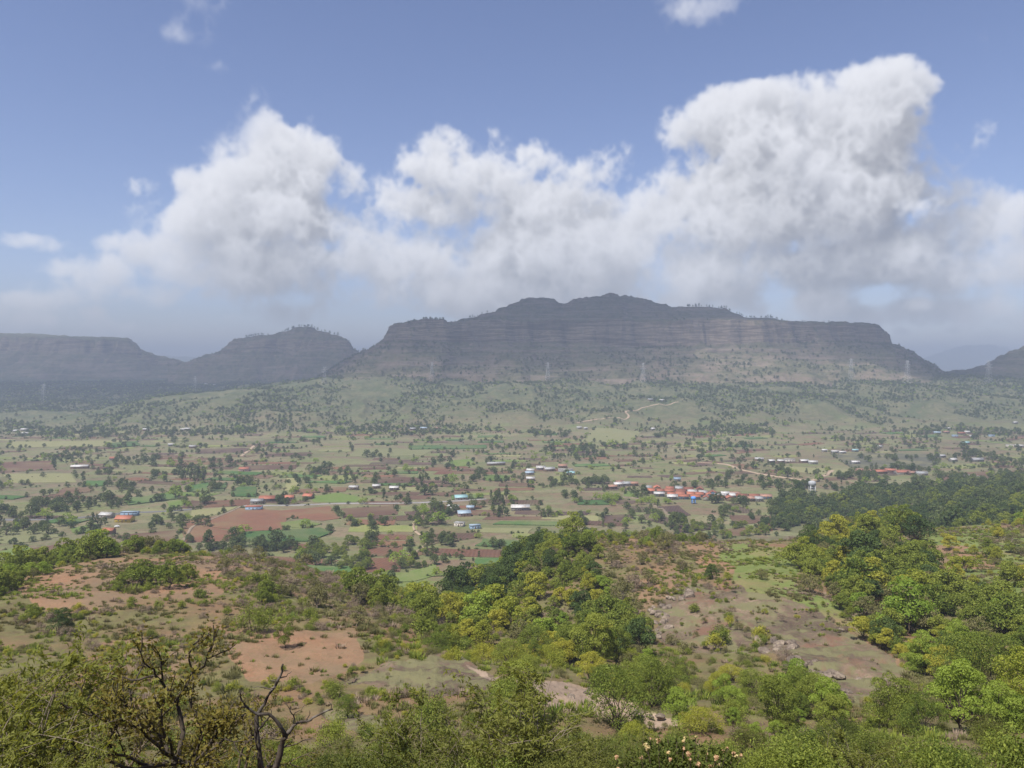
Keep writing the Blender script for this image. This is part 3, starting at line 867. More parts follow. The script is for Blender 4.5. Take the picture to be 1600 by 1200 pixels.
def bush_kind(name, seed, n, h, w, stems, leaves_n, leaf, fmat, bark=M_BARK, sparse=False):
    P = []
    for i in range(n):
        r = np.random.default_rng(seed + i)
        mb = MB(); tips = []
        for k in range(stems):
            a = r.random() * 6.283; o = w * .5 * math.sqrt(r.random())
            hh = h * (1 - .55 * (o / (w * .5)) ** 2) * r.uniform(.75, 1.1)
            p0 = np.array([.25 * o * math.cos(a), .25 * o * math.sin(a), -.3]); p2 = np.array([o * math.cos(a), o * math.sin(a), hh * .92])
            p1 = p0 * .5 + p2 * .5 + np.array([0, 0, hh * .12]) + r.normal(size=3) * .06 * w
            mb.tube([p0, p1, p2], [.035, .024, .008], 3, False)
            tips.append((p0, p1, p2))
            if sparse:
                for q in range(5):
                    t = r.uniform(.35, 1); b0 = p1 * (1 - t) + p2 * t
                    b1 = b0 + np.array([r.normal() * .3, r.normal() * .3, r.uniform(.1, .6)]) * w * .22
                    mb.tube([b0, b1], [.016, .005], 3, False)
        t_ = mb.mesh(name + '_stems', bark, True)
        k = r.integers(0, stems, leaves_n); s = r.random(leaves_n)[:, None] ** .55
        A = np.array([q[1] for q in tips])[k]; B = np.array([q[2] for q in tips])[k]
        c = A * (1 - s) * .8 + B * (s + .2 * (1 - s)) + r.normal(size=(leaves_n, 3)) * w * (.11 if not sparse else .09)
        c[:, 2] = np.maximum(c[:, 2], .05)
        nrm = unit(c * np.array([.6, .6, .3]) / w + np.array([0, 0, .5]) + .8 * r.standard_normal((leaves_n, 3)))
        cm = leaf_mesh(name + '_foliage', r, c, nrm, leaf * r.uniform(.6, 1.4, leaves_n), fmat, .5 if not sparse else .22)
        P.append((t_, cm, None))
    return Kind(P)
K = {
    'mid':    tree_kind('leafy_tree', 100, 4, 6.2, 6.2, .12, 12, 2600, .40, FM['mid']),
    'yellow': tree_kind('yellow_tree', 120, 4, 6.0, 6.4, .14, 12, 2600, .40, FM['yellow'], flat=.75),
    'lime':   tree_kind('lime_tree', 140, 3, 5.6, 5.0, .14, 10, 2000, .38, FM['lime'], flat=.65),
    'dark':   tree_kind('dark_tree', 160, 4, 6.6, 6.5, .10, 13, 2900, .40, FM['dark'], spread=.95),
    'olive':  tree_kind('olive_tree', 180, 3, 5.0, 5.2, .16, 10, 1500, .34, FM['olive'], M_BARK_PALE),
    'bush':   bush_kind('green_bush', 200, 4, 2.3, 3.0, 12, 1100, .26, FM['mid']),
    'ybush':  bush_kind('yellow_bush', 220, 3, 2.1, 2.8, 12, 900, .26, FM['yellow']),
    'obush':  bush_kind('olive_bush', 240, 3, 1.9, 2.6, 12, 800, .24, FM['olive']),
    'dry':    bush_kind('dry_bush', 260, 4, 2.2, 3.0, 16, 700, .34, FM['dry'], M_BARK_PALE, True),
    'valley': tree_kind('valley_tree', 280, 5, 8.0, 8.0, .08, 11, 560, .95, FM['valley'], rad=.22, sides=5, spread=.85),
    'slim':   tree_kind('slim_tree', 300, 3, 11.0, 5.4, .08, 11, 460, .95, FM['valley'], cone=.35, rad=.2, sides=5, spread=.8),
    'vlime':  tree_kind('fresh_tree', 320, 2, 7.0, 7.0, .2, 9, 420, .95, FM['lime'], rad=.2, sides=5),
    'vscrub': bush_kind('field_bush', 340, 3, 3.0, 4.2, 8, 150, .95, FM['valley']),
    'vdry':   bush_kind('field_scrub', 360, 2, 2.6, 3.6, 8, 130, .8, FM['olive']),
}
# finer leaves for the plants that stand closest
K['mid_f'] = tree_kind('leafy_tree', 105, 3, 6.2, 6.2, .12, 13, 8000, .19, FM['mid'])
K['yellow_f'] = tree_kind('yellow_tree', 125, 2, 6.0, 6.2, .14, 13, 7500, .19, FM['yellow'])
K['lime_f'] = tree_kind('lime_tree', 145, 2, 5.6, 5.0, .14, 11, 6500, .19, FM['lime'], flat=.65)
K['dark_f'] = tree_kind('dark_tree', 165, 2, 6.6, 6.4, .10, 13, 8000, .19, FM['dark'])
K['olive_f'] = tree_kind('olive_tree', 185, 2, 5.0, 5.2, .16, 11, 4500, .17, FM['olive'], M_BARK_PALE)
K['bush_f'] = bush_kind('green_bush', 205, 3, 2.3, 3.0, 16, 3600, .13, FM['mid'])
K['ybush_f'] = bush_kind('yellow_bush', 225, 2, 2.1, 2.8, 14, 3000, .13, FM['yellow'])
K['obush_f'] = bush_kind('olive_bush', 245, 2, 1.9, 2.6, 14, 2600, .12, FM['olive'])
K['dry_f'] = bush_kind('dry_bush', 265, 2, 2.2, 3.0, 22, 1600, .20, FM['dry'], M_BARK_PALE, True)
print('protos', round(time.time() - T0, 1))

NAMES = {'mid': ('leafy_tree', 'tree'), 'yellow': ('yellow_green_tree', 'tree'), 'lime': ('fresh_green_tree', 'tree'), 'dark': ('dark_green_tree', 'tree'),
         'olive': ('dusty_tree', 'tree'), 'bush': ('green_bush', 'bush'), 'ybush': ('yellow_green_bush', 'bush'), 'obush': ('dusty_bush', 'bush'), 'dry': ('dry_bush', 'bush'),
         'valley': ('field_tree', 'tree'), 'slim': ('slender_tree', 'tree'), 'vlime': ('light_green_tree', 'tree'), 'vscrub': ('field_bush', 'bush'), 'vdry': ('field_scrub', 'bush')}
LOOK = {'mid': 'mid-green leafy tree', 'yellow': 'yellow-green broad tree', 'lime': 'fresh lime-green tree', 'dark': 'dark green dense tree', 'olive': 'dusty olive thin-leaved tree',
        'bush': 'green rounded bush', 'ybush': 'yellow-green bush', 'obush': 'dusty olive bush', 'dry': 'leafless brown thorny bush',
        'valley': 'dark round field tree', 'slim': 'tall slender dark tree', 'vlime': 'light green field tree', 'vscrub': 'dark low field bush', 'vdry': 'pale scrubby field bush'}
def plural(nm):
    nm = nm.replace('_', ' ')
    return nm + ('es' if nm.endswith('sh') else 's')
def plant(kind, x, y, z, scale, phrase, parts=True, i=None, size=''):
    nm, cat = NAMES[kind]
    P = K[kind + '_f' if y < 140 and kind + '_f' in K else kind].p; k = i if i is not None else random.randrange(len(P))
    t, c, _ = P[k % len(P)]
    lab = size + LOOK[kind] + ' ' + phrase
    rot = (random.uniform(-.05, .05), random.uniform(-.05, .05), random.uniform(0, 6.283))
    s = (scale * random.uniform(.9, 1.1), scale * random.uniform(.9, 1.1), scale * random.uniform(.9, 1.12))
    e = link(nm, None, None, (x, y, z), rot, s)
    e.empty_display_size = .5
    tag(e, lab, cat, size + plural(NAMES[kind][0]) + ' ' + phrase)
    bush = cat == 'bush'
    link('stem' if bush else 'trunk', t, e)
    link('foliage' if bush else 'crown', c, e)
    return e

# scattered masses that nobody could count
def scatter(name, label, protos, pts, scales, rots=None, idx=None):
    """one object: copies of a few meshes on many points"""
    n = len(pts)
    me = bpy.data.meshes.new(name + '_points')
    me.vertices.add(n); me.vertices.foreach_set('co', np.asarray(pts, np.float32).ravel())
    a = me.attributes.new('sc', 'FLOAT_VECTOR', 'POINT'); a.data.foreach_set('vector', np.asarray(scales, np.float32).ravel())
    r = rng.uniform(-.06, .06, (n, 3)); r[:, 2] = rng.random(n) * 6.283
    a = me.attributes.new('ro', 'FLOAT_VECTOR', 'POINT'); a.data.foreach_set('vector', r.astype(np.float32).ravel())
    a = me.attributes.new('ix', 'INT', 'POINT'); a.data.foreach_set('value', (rng.integers(0, len(protos), n) if idx is None else np.asarray(idx)).astype(np.int32))
    o = link(name, me)
    tag(o, label, None, None, 'stuff')
    ng = bpy.data.node_groups.new(name, 'GeometryNodeTree')
    ng.interface.new_socket('Geometry', in_out='INPUT', socket_type='NodeSocketGeometry')
    ng.interface.new_socket('Geometry', in_out='OUTPUT', socket_type='NodeSocketGeometry')
    N, L = ng.nodes, ng.links
    gi, go = N.new('NodeGroupInput'), N.new('NodeGroupOutput')
    inst = N.new('GeometryNodeInstanceOnPoints')
    L.new(gi.outputs[0], inst.inputs['Points'])
    jn = N.new('GeometryNodeJoinGeometry')
    for p in reversed(protos):
        oi = N.new('GeometryNodeObjectInfo'); oi.inputs[0].default_value = p; oi.inputs['As Instance'].default_value = True
        oi.transform_space = 'ORIGINAL'
        L.new(oi.outputs['Geometry'], jn.inputs[0])
    L.new(jn.outputs[0], inst.inputs['Instance'])
    inst.inputs['Pick Instance'].default_value = True
    def attr(nm, dt):
        x = N.new('GeometryNodeInputNamedAttribute'); x.data_type = dt; x.inputs[0].default_value = nm
        return x.outputs[0]
    L.new(attr('ix', 'INT'), inst.inputs['Instance Index'])
    e2r = N.new('FunctionNodeEulerToRotation'); L.new(attr('ro', 'FLOAT_VECTOR'), e2r.inputs[0]); L.new(e2r.outputs[0], inst.inputs['Rotation'])
    L.new(attr('sc', 'FLOAT_VECTOR'), inst.inputs['Scale'])
    L.new(inst.outputs[0], go.inputs[0])
    md = o.modifiers.new('scatter', 'NODES'); md.node_group = ng
    return o

# ------------------------------------------------------------------ where things grow on the near slopes
# (outline in the photo, kinds with weights, plants per 100 m2, scale, phrase)
Z_ = [
    ('spur_l', [(690, 890), (760, 830), (830, 808), (880, 812), (860, 860), (800, 920), (760, 965), (715, 965)], dict(dark=5, mid=4, lime=.5), 3.2, 1.0, 'on the shaded flank of the wooded spur'),
    ('spur_c', [(800, 920), (860, 850), (880, 808), (925, 808), (940, 900), (985, 950), (1010, 990), (990, 1060), (900, 1060), (760, 1010), (720, 965)], dict(yellow=2.8, mid=5, lime=1.3, olive=1.6, dark=1, bush=1.5, ybush=1, dry=.6), 3.8, .82, 'on the sunny slope of the wooded spur'),
    ('spur_top', [(925, 806), (1110, 812), (1120, 850), (1060, 870), (940, 865)], dict(olive=2, mid=2, lime=.8, dry=4, ybush=1.5), 1.9, .75, 'on the red-earth crest of the spur'),
    ('redbrush', [(935, 860), (1085, 862), (1085, 885), (985, 945), (945, 900)], dict(dry=7, olive=1, obush=2, ybush=.6), 3.0, .8, 'on the red earth bank above the rock slab'),
    ('gully', [(600, 965), (720, 965), (800, 1010), (930, 1060), (1010, 1090), (1040, 1120), (900, 1075), (780, 1050), (600, 1040)], dict(ybush=3, mid=2, yellow=1.5, bush=3, obush=2), 3.6, .8, 'in the green gully below the pale slab'),
    ('rockbush', [(1010, 1010), (1040, 960), (1120, 930), (1170, 985), (1250, 1000), (1240, 1060), (1310, 1110), (1220, 1120), (1050, 1080)], dict(bush=4, obush=5, ybush=1, dry=1), 2.6, .8, 'among the rocks of the stony ravine'),
    ('ravine', [(990, 1060), (1060, 1050), (1230, 1060), (1330, 1115), (1420, 1130), (1420, 1200), (1000, 1180), (960, 1110)], dict(lime=2.5, mid=3, yellow=1.5, bush=4, obush=1.5), 3.6, .68, 'in the leafy ravine foot'),
    ('right_wood', [(1240, 890), (1260, 850), (1330, 820), (1420, 810), (1440, 870), (1470, 930), (1440, 970), (1330, 950), (1260, 930)], dict(yellow=2.6, dark=2.6, mid=4, olive=1.6, dry=.5), 3.6, .98, 'in the tall wood beside the green meadow'),
    ('right_slope', [(1290, 950), (1440, 960), (1470, 920), (1600, 945), (1700, 960), (1700, 1110), (1440, 1110), (1400, 1030)], dict(mid=4, yellow=1.8, lime=1.8, olive=2, dark=.8, dry=.8, bush=1.5), 3.8, .85, 'on the leafy slope past the bare rock shelf'),
    ('right_low', [(1400, 1100), (1700, 1090), (1700, 1200), (1380, 1200)], dict(mid=4, lime=2, olive=2, yellow=1, bush=2), 3.2, .9, 'at the foot of the leafy slope'),
    ('right_top', [(1420, 805), (1700, 785), (1700, 830), (1560, 830), (1520, 808), (1440, 822)], dict(yellow=2, ybush=2, obush=2, lime=1, dry=1), 1.6, .7, 'along the far edge of the hill meadow'),
    ('right_mid', [(1480, 855), (1560, 835), (1700, 830), (1700, 950), (1520, 940), (1480, 890)], dict(yellow=1.5, ybush=2, mid=1.5, dry=1.6, olive=1.5), 1.5, .72, 'scattered over the hill meadow'),
    ('left_crest', [(-60, 925), (0, 900), (80, 872), (170, 850), (330, 846), (440, 852), (530, 885), (540, 905), (430, 874), (330, 864), (190, 868), (90, 892), (0, 935), (-60, 950)], dict(mid=4, bush=2, ybush=1.2, olive=1.5, lime=1), 3.8, .85, 'along the hedge on the rounded knoll'),
    ('left_knoll', [(20, 915), (150, 868), (330, 870), (400, 890), (330, 935), (200, 950), (60, 950)], dict(bush=3, obush=2, dry=1), .38, .7, 'dotted on the bare rounded knoll'),
    ('left_clump', [(175, 900), (290, 895), (300, 925), (180, 925)], dict(bush=5, mid=2), 2.2, .8, 'in the clump on the bare knoll'),
    ('drybelt', [(330, 872), (440, 862), (540, 890), (640, 940), (640, 985), (560, 1000), (480, 985), (480, 945), (380, 930)], dict(dry=7, obush=2, bush=1.6, olive=1), 3.4, .85, 'in the dry thicket below the knoll'),
    ('left_band', [(150, 940), (480, 925), (490, 950), (300, 955), (150, 965)], dict(bush=4, dry=2, lime=.8, mid=.8), 2.2, .8, 'in the band of scrub under the knoll'),
    ('mid_slope', [(520, 900), (600, 915), (720, 965), (700, 1000), (640, 980), (540, 930)], dict(ybush=3, yellow=1.6, mid=2, bush=2, dry=1.6), 3.2, .8, 'on the scrubby slope above the small valley meadow'),
    ('flat_left', [(300, 950), (480, 945), (520, 1000), (450, 1020), (300, 1000)], dict(dry=3, bush=2, obush=1), .9, .75, 'scattered on the grassy flat'),
    ('patch_edge', [(555, 980), (640, 970), (720, 1000), (760, 1040), (620, 1045), (560, 1030)], dict(bush=3, obush=3, ybush=1.5), 3.0, .8, 'round the bare orange patch'),
    ('left_lower', [(-60, 960), (150, 950), (300, 965), (330, 1010), (300, 1060), (-60, 1060)], dict(bush=3, mid=.4, obush=3, dry=2), .8, .75, 'on the dim grassy slope behind the branching tree'),
    ('left_low', [(-60, 1050), (350, 1040), (520, 1080), (560, 1200), (-60, 1200)], dict(bush=4, obush=3, dry=1), 1.3, .75, 'in the near undergrowth round the bare tree'),
    ('mid_low', [(520, 1105), (760, 1105), (960, 1130), (1060, 1145), (1060, 1200), (520, 1200)], dict(bush=5, mid=2, obush=2), 3.6, .85, 'in the near thicket under the pale slab'),
    ('valley_edge', [(560, 860), (620, 850), (720, 900), (700, 960), (640, 930), (600, 905)], dict(), 0, 1, ''),
]
zarea_pts = []
def zone_points(poly, per100, seed, dlo=66, dhi=470, keep_off=True):
    r = np.random.default_rng(seed)
    ulo, uhi = (min(p[0] for p in poly) - 800) / F, (max(p[0] for p in poly) - 800) / F
    A = (uhi - ulo) * (dhi ** 2 - dlo ** 2) / 2
    n = int(A * per100 / 100)
    d = np.sqrt(r.uniform(dlo ** 2, dhi ** 2, n)); u = r.uniform(ulo, uhi, n)
    x, y = u * d, d
    z = ground_z(x, y)
    px, py = project(x, y, z)
    ok = poly_mask(px, py, poly)
    ok &= hidden_row(x, y) > py - F * 3.0 / y
    ok &= r.random(n) < .55 + .9 * np.clip(fbm(x / 12, y / 12, 2, seed) + .35, 0, 1)
    if keep_off:
        bare = np.zeros(n, bool)
        for q in COVER['rock'] + COVER['pale'] + COVER['soil'][1:2]: bare |= poly_mask(px, py, q)
        ok &= ~bare | (r.random(n) < .06)
    return np.stack([x, y, z], -1)[ok]
plants = []
for zi, (zn, poly, kinds, per100, sc, phrase) in enumerate(Z_):
    if not kinds: continue
    P = zone_points(poly, per100 * 1.75, 500 + zi, keep_off=zn != 'rockbush')
    ks = list(kinds); w = np.array([kinds[k] for k in ks], float); w /= w.sum()
    r = np.random.default_rng(900 + zi)
    # kinds come in drifts
    drift = np.stack([fbm(P[:, 0] / 16 + 31 * a, P[:, 1] / 16, 2, 40 + a) for a in range(len(ks))], -1) if len(P) else np.zeros((0, len(ks)))
    sel = np.argmax(np.log(w)[None] + drift * 2.2 + .75 * r.gumbel(size=drift.shape), 1)
    for p, k in zip(P, sel):
        plants.append((ks[k], p, sc * .74 * float(r.lognormal(0, .36)), phrase, zi))
# trees in view that stand out
HERO = [
    ('dark', 1328, 905, 1.05, 'with a round black-green crown beside the green meadow'),
    ('dark', 95, 992, .75, 'standing alone on the dim left slope'),
    ('mid', 445, 1012, .62, 'at the edge of the bare orange patch'),
    ('lime', 1248, 1100, .95, 'with an upright crown beside the boulder pile'),
    ('lime', 1290, 1135, .9, 'just below the boulder pile'),
    ('mid', 412, 945, .55, 'like a narrow dark spire above the grassy flat'),
    ('lime', 690, 962, .6, 'with flat pale layers at the gully head'),
    ('olive', 1190, 905, .55, 'half bare on the green meadow'),
    ('olive', 1122, 895, .5, 'leaning at the meadow corner'),
    ('dark', 1112, 905, .62, 'compact beside the red earth bank'),
    ('yellow', 1345, 1000, .8, 'alone at the edge of the bare rock shelf'),
    ('bush', 1190, 1000, .6, 'glossy on top of the rock slab'),
    ('ybush', 1195, 1035, .7, 'in the middle of the boulder field'),
    ('dry', 500, 985, .9, 'round and grey at the grassy flat'),
]
zbox = {}
for kind, p, s, phrase, zi in plants:
    q = project(p[0], p[1], p[2]); zb = zbox.setdefault(zi, [[], []]); zb[0].append(q[0]); zb[1].append(q[1])
zcut = {zi: (np.quantile(v[0], [.33, .67]), np.quantile(v[1], [.33, .67])) for zi, v in zbox.items()}
def where(p, zi):
    px, py = project(p[0], p[1], p[2]); cx, cy = zcut[zi]
    a = ('western', 'middle', 'eastern')[int(np.searchsorted(cx, px))]
    b = ('upper', '', 'lower')[int(np.searchsorted(cy, py))]
    return (b + ' ' + a).strip()
cnt = {}
over = {}
def apparent(q):
    return -(q[2] * (3.0 if q[0] in ('bush', 'ybush', 'obush', 'dry') else 6.5) / q[1][1])
plants.sort(key=apparent)
for kind, p, s, phrase, zi in plants:
    cnt[kind] = cnt.get(kind, 0) + 1
    if cnt[kind] > 240:
        over.setdefault(kind, []).append((p, s)); continue
    size = 'large ' if s > .8 else 'small ' if s < .58 else ''
    plant(kind, p[0], p[1], p[2] - .15, s, phrase + ', ' + where(p, zi), size=size)
for i, (kind, px, py, s, phrase) in enumerate(HERO):
    h = hit(px, py, 60)
    if h: plant(kind, h[0], h[1], h[2] - .1, s, phrase)
print('near plants', cnt, {k: len(v) for k, v in over.items()}, round(time.time() - T0, 1))

# ================================================================== valley: fields, tracks
def field_mat(name, c, c2, rows=0.0, scale=.08):
    m, nt = mat_new(name); t = NT(nt)
    g = t.n('ShaderNodeNewGeometry').outputs['Position']
    oi = t.n('ShaderNodeObjectInfo')
    n1 = t.noise(scale, 5, .6, g); n2 = t.noise(.5, 5, .65, g); n3 = t.noise(.02, 4, .6, g)
    col = t.mix(t.mr(n1, .35, .65), c, c2)
    col = t.mix(t.math('MULTIPLY', t.mr(n3, .45, .65), .5), col, (.19, .175, .095))
    col = t.mix(t.math('MULTIPLY', t.mr(n2, .5, .75), .45), col, tuple(x * .55 for x in c))
    if rows:
        rot = t.n('ShaderNodeVectorRotate', rotation_type='Z_AXIS'); t.l(g, rot.inputs['Vector'])
        t.l(t.math('MULTIPLY', oi.outputs['Random'], 1.2), rot.inputs['Angle'])
        w = t.n('ShaderNodeTexWave'); w.inputs['Scale'].default_value = rows; w.inputs['Distortion'].default_value = 1.5
        w.inputs['Detail'].default_value = 2
        t.l(rot.outputs[0], w.inputs[0])
        col = t.mix(t.math('MULTIPLY', w.outputs['Fac'], .42), col, tuple(x * .5 for x in c))
    col = t.mix(1.0, col, t.ramp(oi.outputs['Random'], [(0, (.8, .82, .84)), (1, (1.15, 1.12, 1.08))]), 'MULTIPLY')
    t.out(t.diffuse(col, t.bump(n2, .5, .6))); return m
FIELD = {
    'red': field_mat('red_soil', (.165, .086, .058), (.130, .074, .053), .10),
    'brown': field_mat('brown_soil', (.120, .074, .055), (.094, .062, .049), .10),
    'dark': field_mat('black_soil', (.080, .056, .050), (.105, .072, .060), .12),
    'green': field_mat('green_crop', (.060, .118, .042), (.082, .135, .045), .16),
    'bright': field_mat('young_crop', (.100, .150, .042), (.12, .155, .052), .12),
    'pale': field_mat('pale_pasture', (.185, .178, .095), (.165, .172, .080)),
    'olive': field_mat('olive_pasture', (.135, .160, .055), (.17, .175, .07)),
    'slate': field_mat('wet_dark_field', (.065, .068, .055), (.085, .085, .06)),
}
FLABEL = {'red': 'ploughed red soil field', 'brown': 'ploughed brown field', 'dark': 'dark ploughed field', 'green': 'dense green crop field', 'bright': 'bright green young crop field',
          'pale': 'pale dry pasture', 'olive': 'olive green pasture', 'slate': 'dark wet field'}
fcount = [0]
def drape(name, world_poly, mat, lift, step, skirt=0.0):
    bm = bmesh.new()
    vs_ = [bm.verts.new((p[0], p[1], 0)) for p in world_poly]
    try: bm.faces.new(vs_)
    except ValueError: bm.free(); return None
    xs = [p[0] for p in world_poly]; ys = [p[1] for p in world_poly]
    for ax_, lo, hi in ((0, min(xs), max(xs)), (1, min(ys), max(ys))):
        st = max(step, (hi - lo) / 26)
        k = lo + st
        while k < hi:
            co = (k, 0, 0) if ax_ == 0 else (0, k, 0); no = (1, 0, 0) if ax_ == 0 else (0, 1, 0)
            bmesh.ops.bisect_plane(bm, geom=bm.verts[:] + bm.edges[:] + bm.faces[:], plane_co=co, plane_no=no)
            k += st
    bmesh.ops.recalc_face_normals(bm, faces=bm.faces[:])
    co = np.array([v.co[:] for v in bm.verts])
    zz = ground_z(co[:, 0], co[:, 1]) + lift
    for v, z in zip(bm.verts, zz): v.co.z = z
    if bm.faces and sum(f.normal.z for f in bm.faces) < 0:
        bmesh.ops.reverse_faces(bm, faces=bm.faces[:])
    if skirt:
        be = [e for e in bm.edges if e.is_boundary]
        ret = bmesh.ops.extrude_edge_only(bm, edges=be)
        for g in ret['geom']:
            if isinstance(g, bmesh.types.BMVert): g.co.z -= skirt
    me = bpy.data.meshes.new(name); bm.to_mesh(me); bm.free()
    me.materials.append(mat)
    return me
def wobble(poly, amt, seed):
    """uneven edges: extra corners along each side, nudged"""
    r = np.random.default_rng(seed); out = []
    n = len(poly)
    for i in range(n):
        a = np.array(poly[i][:2]); b = np.array(poly[(i + 1) % n][:2])
        out.append(tuple(a))
        L = np.linalg.norm(b - a); k = int(min(5, L / 18))
        for q in range(1, k + 1):
            p = a + (b - a) * q / (k + 1) + r.normal(size=2) * amt
            out.append(tuple(p))
    return out
HEDGE = []
HANDF = [
    ('brown', [(0, 722), (83, 720), (88, 734), (0, 739)]), ('pale', [(0, 741), (110, 740), (120, 754), (25, 755)]), ('brown', [(100, 762), (147, 761), (140, 769), (82, 776)]),
    ('green', [(135, 752), (165, 752), (163, 760), (130, 760)]), ('green', [(295, 760), (325, 755), (325, 768), (292, 769)]), ('green', [(335, 762), (355, 755), (350, 768), (328, 768)]),
    ('green', [(360, 770), (375, 761), (400, 762), (400, 777), (362, 776)]), ('brown', [(282, 794), (300, 782), (322, 784), (318, 793)]), ('red', [(323, 783), (398, 780), (388, 790), (316, 793)]),
    ('pale', [(300, 797), (371, 792), (345, 803), (295, 813)]), ('red', [(375, 794), (440, 798), (515, 791), (533, 810), (505, 814), (452, 809), (440, 828), (380, 831), (345, 826), (290, 815), (348, 805)]),
    ('red', [(283, 831), (290, 816), (344, 827), (378, 832), (350, 846), (290, 848)]), ('brown', [(170, 838), (280, 828), (275, 845), (200, 848)]),
    ('green', [(360, 846), (380, 833), (500, 826), (520, 833), (480, 847)]), ('bright', [(437, 817), (480, 811), (502, 819), (480, 826), (440, 823)]),
    ('red', [(580, 835), (645, 836), (642, 844), (580, 843)]), ('red', [(577, 845), (642, 846), (640, 854), (575, 854)]), ('red', [(565, 856), (630, 855), (626, 869), (567, 870)]),
    ('red', [(570, 872), (629, 871), (660, 861), (662, 865), (628, 880), (625, 894), (572, 895)]), ('dark', [(647, 815), (685, 812), (687, 820), (647, 821)]),
    ('brown', [(670, 836), (750, 832), (750, 840), (662, 853)]), ('brown', [(533, 795), (620, 790), (622, 804), (536, 810)]), ('bright', [(600, 908), (632, 896), (680, 880), (680, 900), (650, 908), (605, 912)]),
    ('brown', [(415, 710), (485, 706), (487, 712), (415, 714)]), ('red', [(462, 765), (545, 761), (540, 768), (457, 772)]), ('brown', [(380, 728), (465, 726), (462, 733), (387, 735)]),
    ('olive', [(470, 745), (560, 742), (555, 750), (520, 752)]), ('bright', [(485, 776), (530, 770), (575, 780), (555, 785), (490, 785)]), ('pale', [(447, 747), (465, 747), (467, 765), (445, 767)]),
    ('dark', [(1045, 822), (1110, 817), (1122, 826), (1060, 834)]), ('brown', [(1125, 828), (1172, 824), (1170, 836), (1130, 842)]), ('dark', [(940, 806), (985, 804), (990, 814), (945, 816)]), ('brown', [(1085, 838), (1120, 836), (1118, 846), (1080, 848)]), ('red', [(430, 852), (500, 849), (490, 858), (432, 860)]),
    ('dark', [(860, 800), (917, 799), (917, 805), (860, 806)]), ('brown', [(780, 755), (830, 755), (830, 761), (780, 760)]), ('brown', [(805, 724), (845, 725), (840, 730), (800, 729)]),
    ('brown', [(800, 782), (850, 781), (845, 790), (805, 790)]), ('dark', [(967, 780), (1002, 784), (982, 789), (962, 787)]), ('dark', [(977, 791), (1017, 793), (1020, 801), (985, 800)]),
    ('dark', [(1032, 792), (1060, 790), (1080, 805), (1060, 810), (1040, 800)]), ('dark', [(995, 805), (1027, 803), (1052, 812), (1040, 820), (1002, 810)]), ('dark', [(1127, 787), (1145, 787), (1180, 802), (1155, 802)]),
    ('brown', [(1140, 805), (1207, 806), (1212, 815), (1145, 822)]), ('red', [(1180, 820), (1210, 817), (1207, 830), (1182, 831)]), ('bright', [(975, 767), (1000, 770), (995, 777), (975, 776)]),
    ('red', [(1142, 726), (1160, 725), (1187, 733), (1160, 733)]), ('red', [(1197, 735), (1220, 733), (1225, 737), (1200, 739)]), ('pale', [(1195, 727), (1295, 732), (1290, 743), (1230, 736)]),
    ('slate', [(1296, 708), (1465, 710), (1460, 731), (1330, 731)]), ('pale', [(1300, 733), (1330, 735), (1320, 745), (1298, 744)]), ('brown', [(1487, 737), (1555, 737), (1544, 751), (1470, 751)]),
    ('pale', [(930, 668), (1005, 673), (980, 694), (905, 690)]), ('bright', [(755, 742), (800, 743), (790, 752), (758, 751)]), ('bright', [(700, 720), (740, 717), (742, 726), (705, 730)]),
    ('pale', [(560, 700), (680, 702), (660, 712), (540, 714)]), ('green', [(640, 697), (760, 696), (760, 701), (640, 703)]), ('olive', [(860, 745), (900, 742), (905, 752), (868, 756)]),
    ('pale', [(20, 690), (200, 688), (190, 697), (10, 700)]), ('green', [(170, 693), (215, 690), (218, 697), (175, 700)]), ('dark', [(305, 702), (390, 700), (388, 707), (306, 709)]),
    ('green', [(190, 780), (270, 772), (278, 780), (200, 790)]), ('bright', [(110, 826), (150, 818), (158, 826), (120, 836)]), ('bright', [(260, 785), (290, 780), (285, 790), (262, 795)]),
    ('pale', [(0, 830), (60, 822), (100, 838), (30, 850), (0, 850)]), ('bright', [(0, 862), (40, 852), (60, 862), (10, 880)]), ('brown', [(45, 858), (85, 852), (95, 862), (60, 870)]),
]
fields_px = []
for i, (k, poly) in enumerate(HANDF):
    W = [hit(px, py, 440) for px, py in poly]
    if any(w is None for w in W): continue
    W = wobble(W, .9, i)
    crop = k == 'green'
    me = drape('field', W, FIELD[k], 1.1 if crop else .32, 9.0, 1.2 if crop else .35)
    if me: tag(link('field', me), None, kind='structure'); fields_px.append(poly); HEDGE.append(W)
def in_hand(px, py):
    return any(poly_mask(np.array([px]), np.array([py]), p)[0] for p in fields_px)
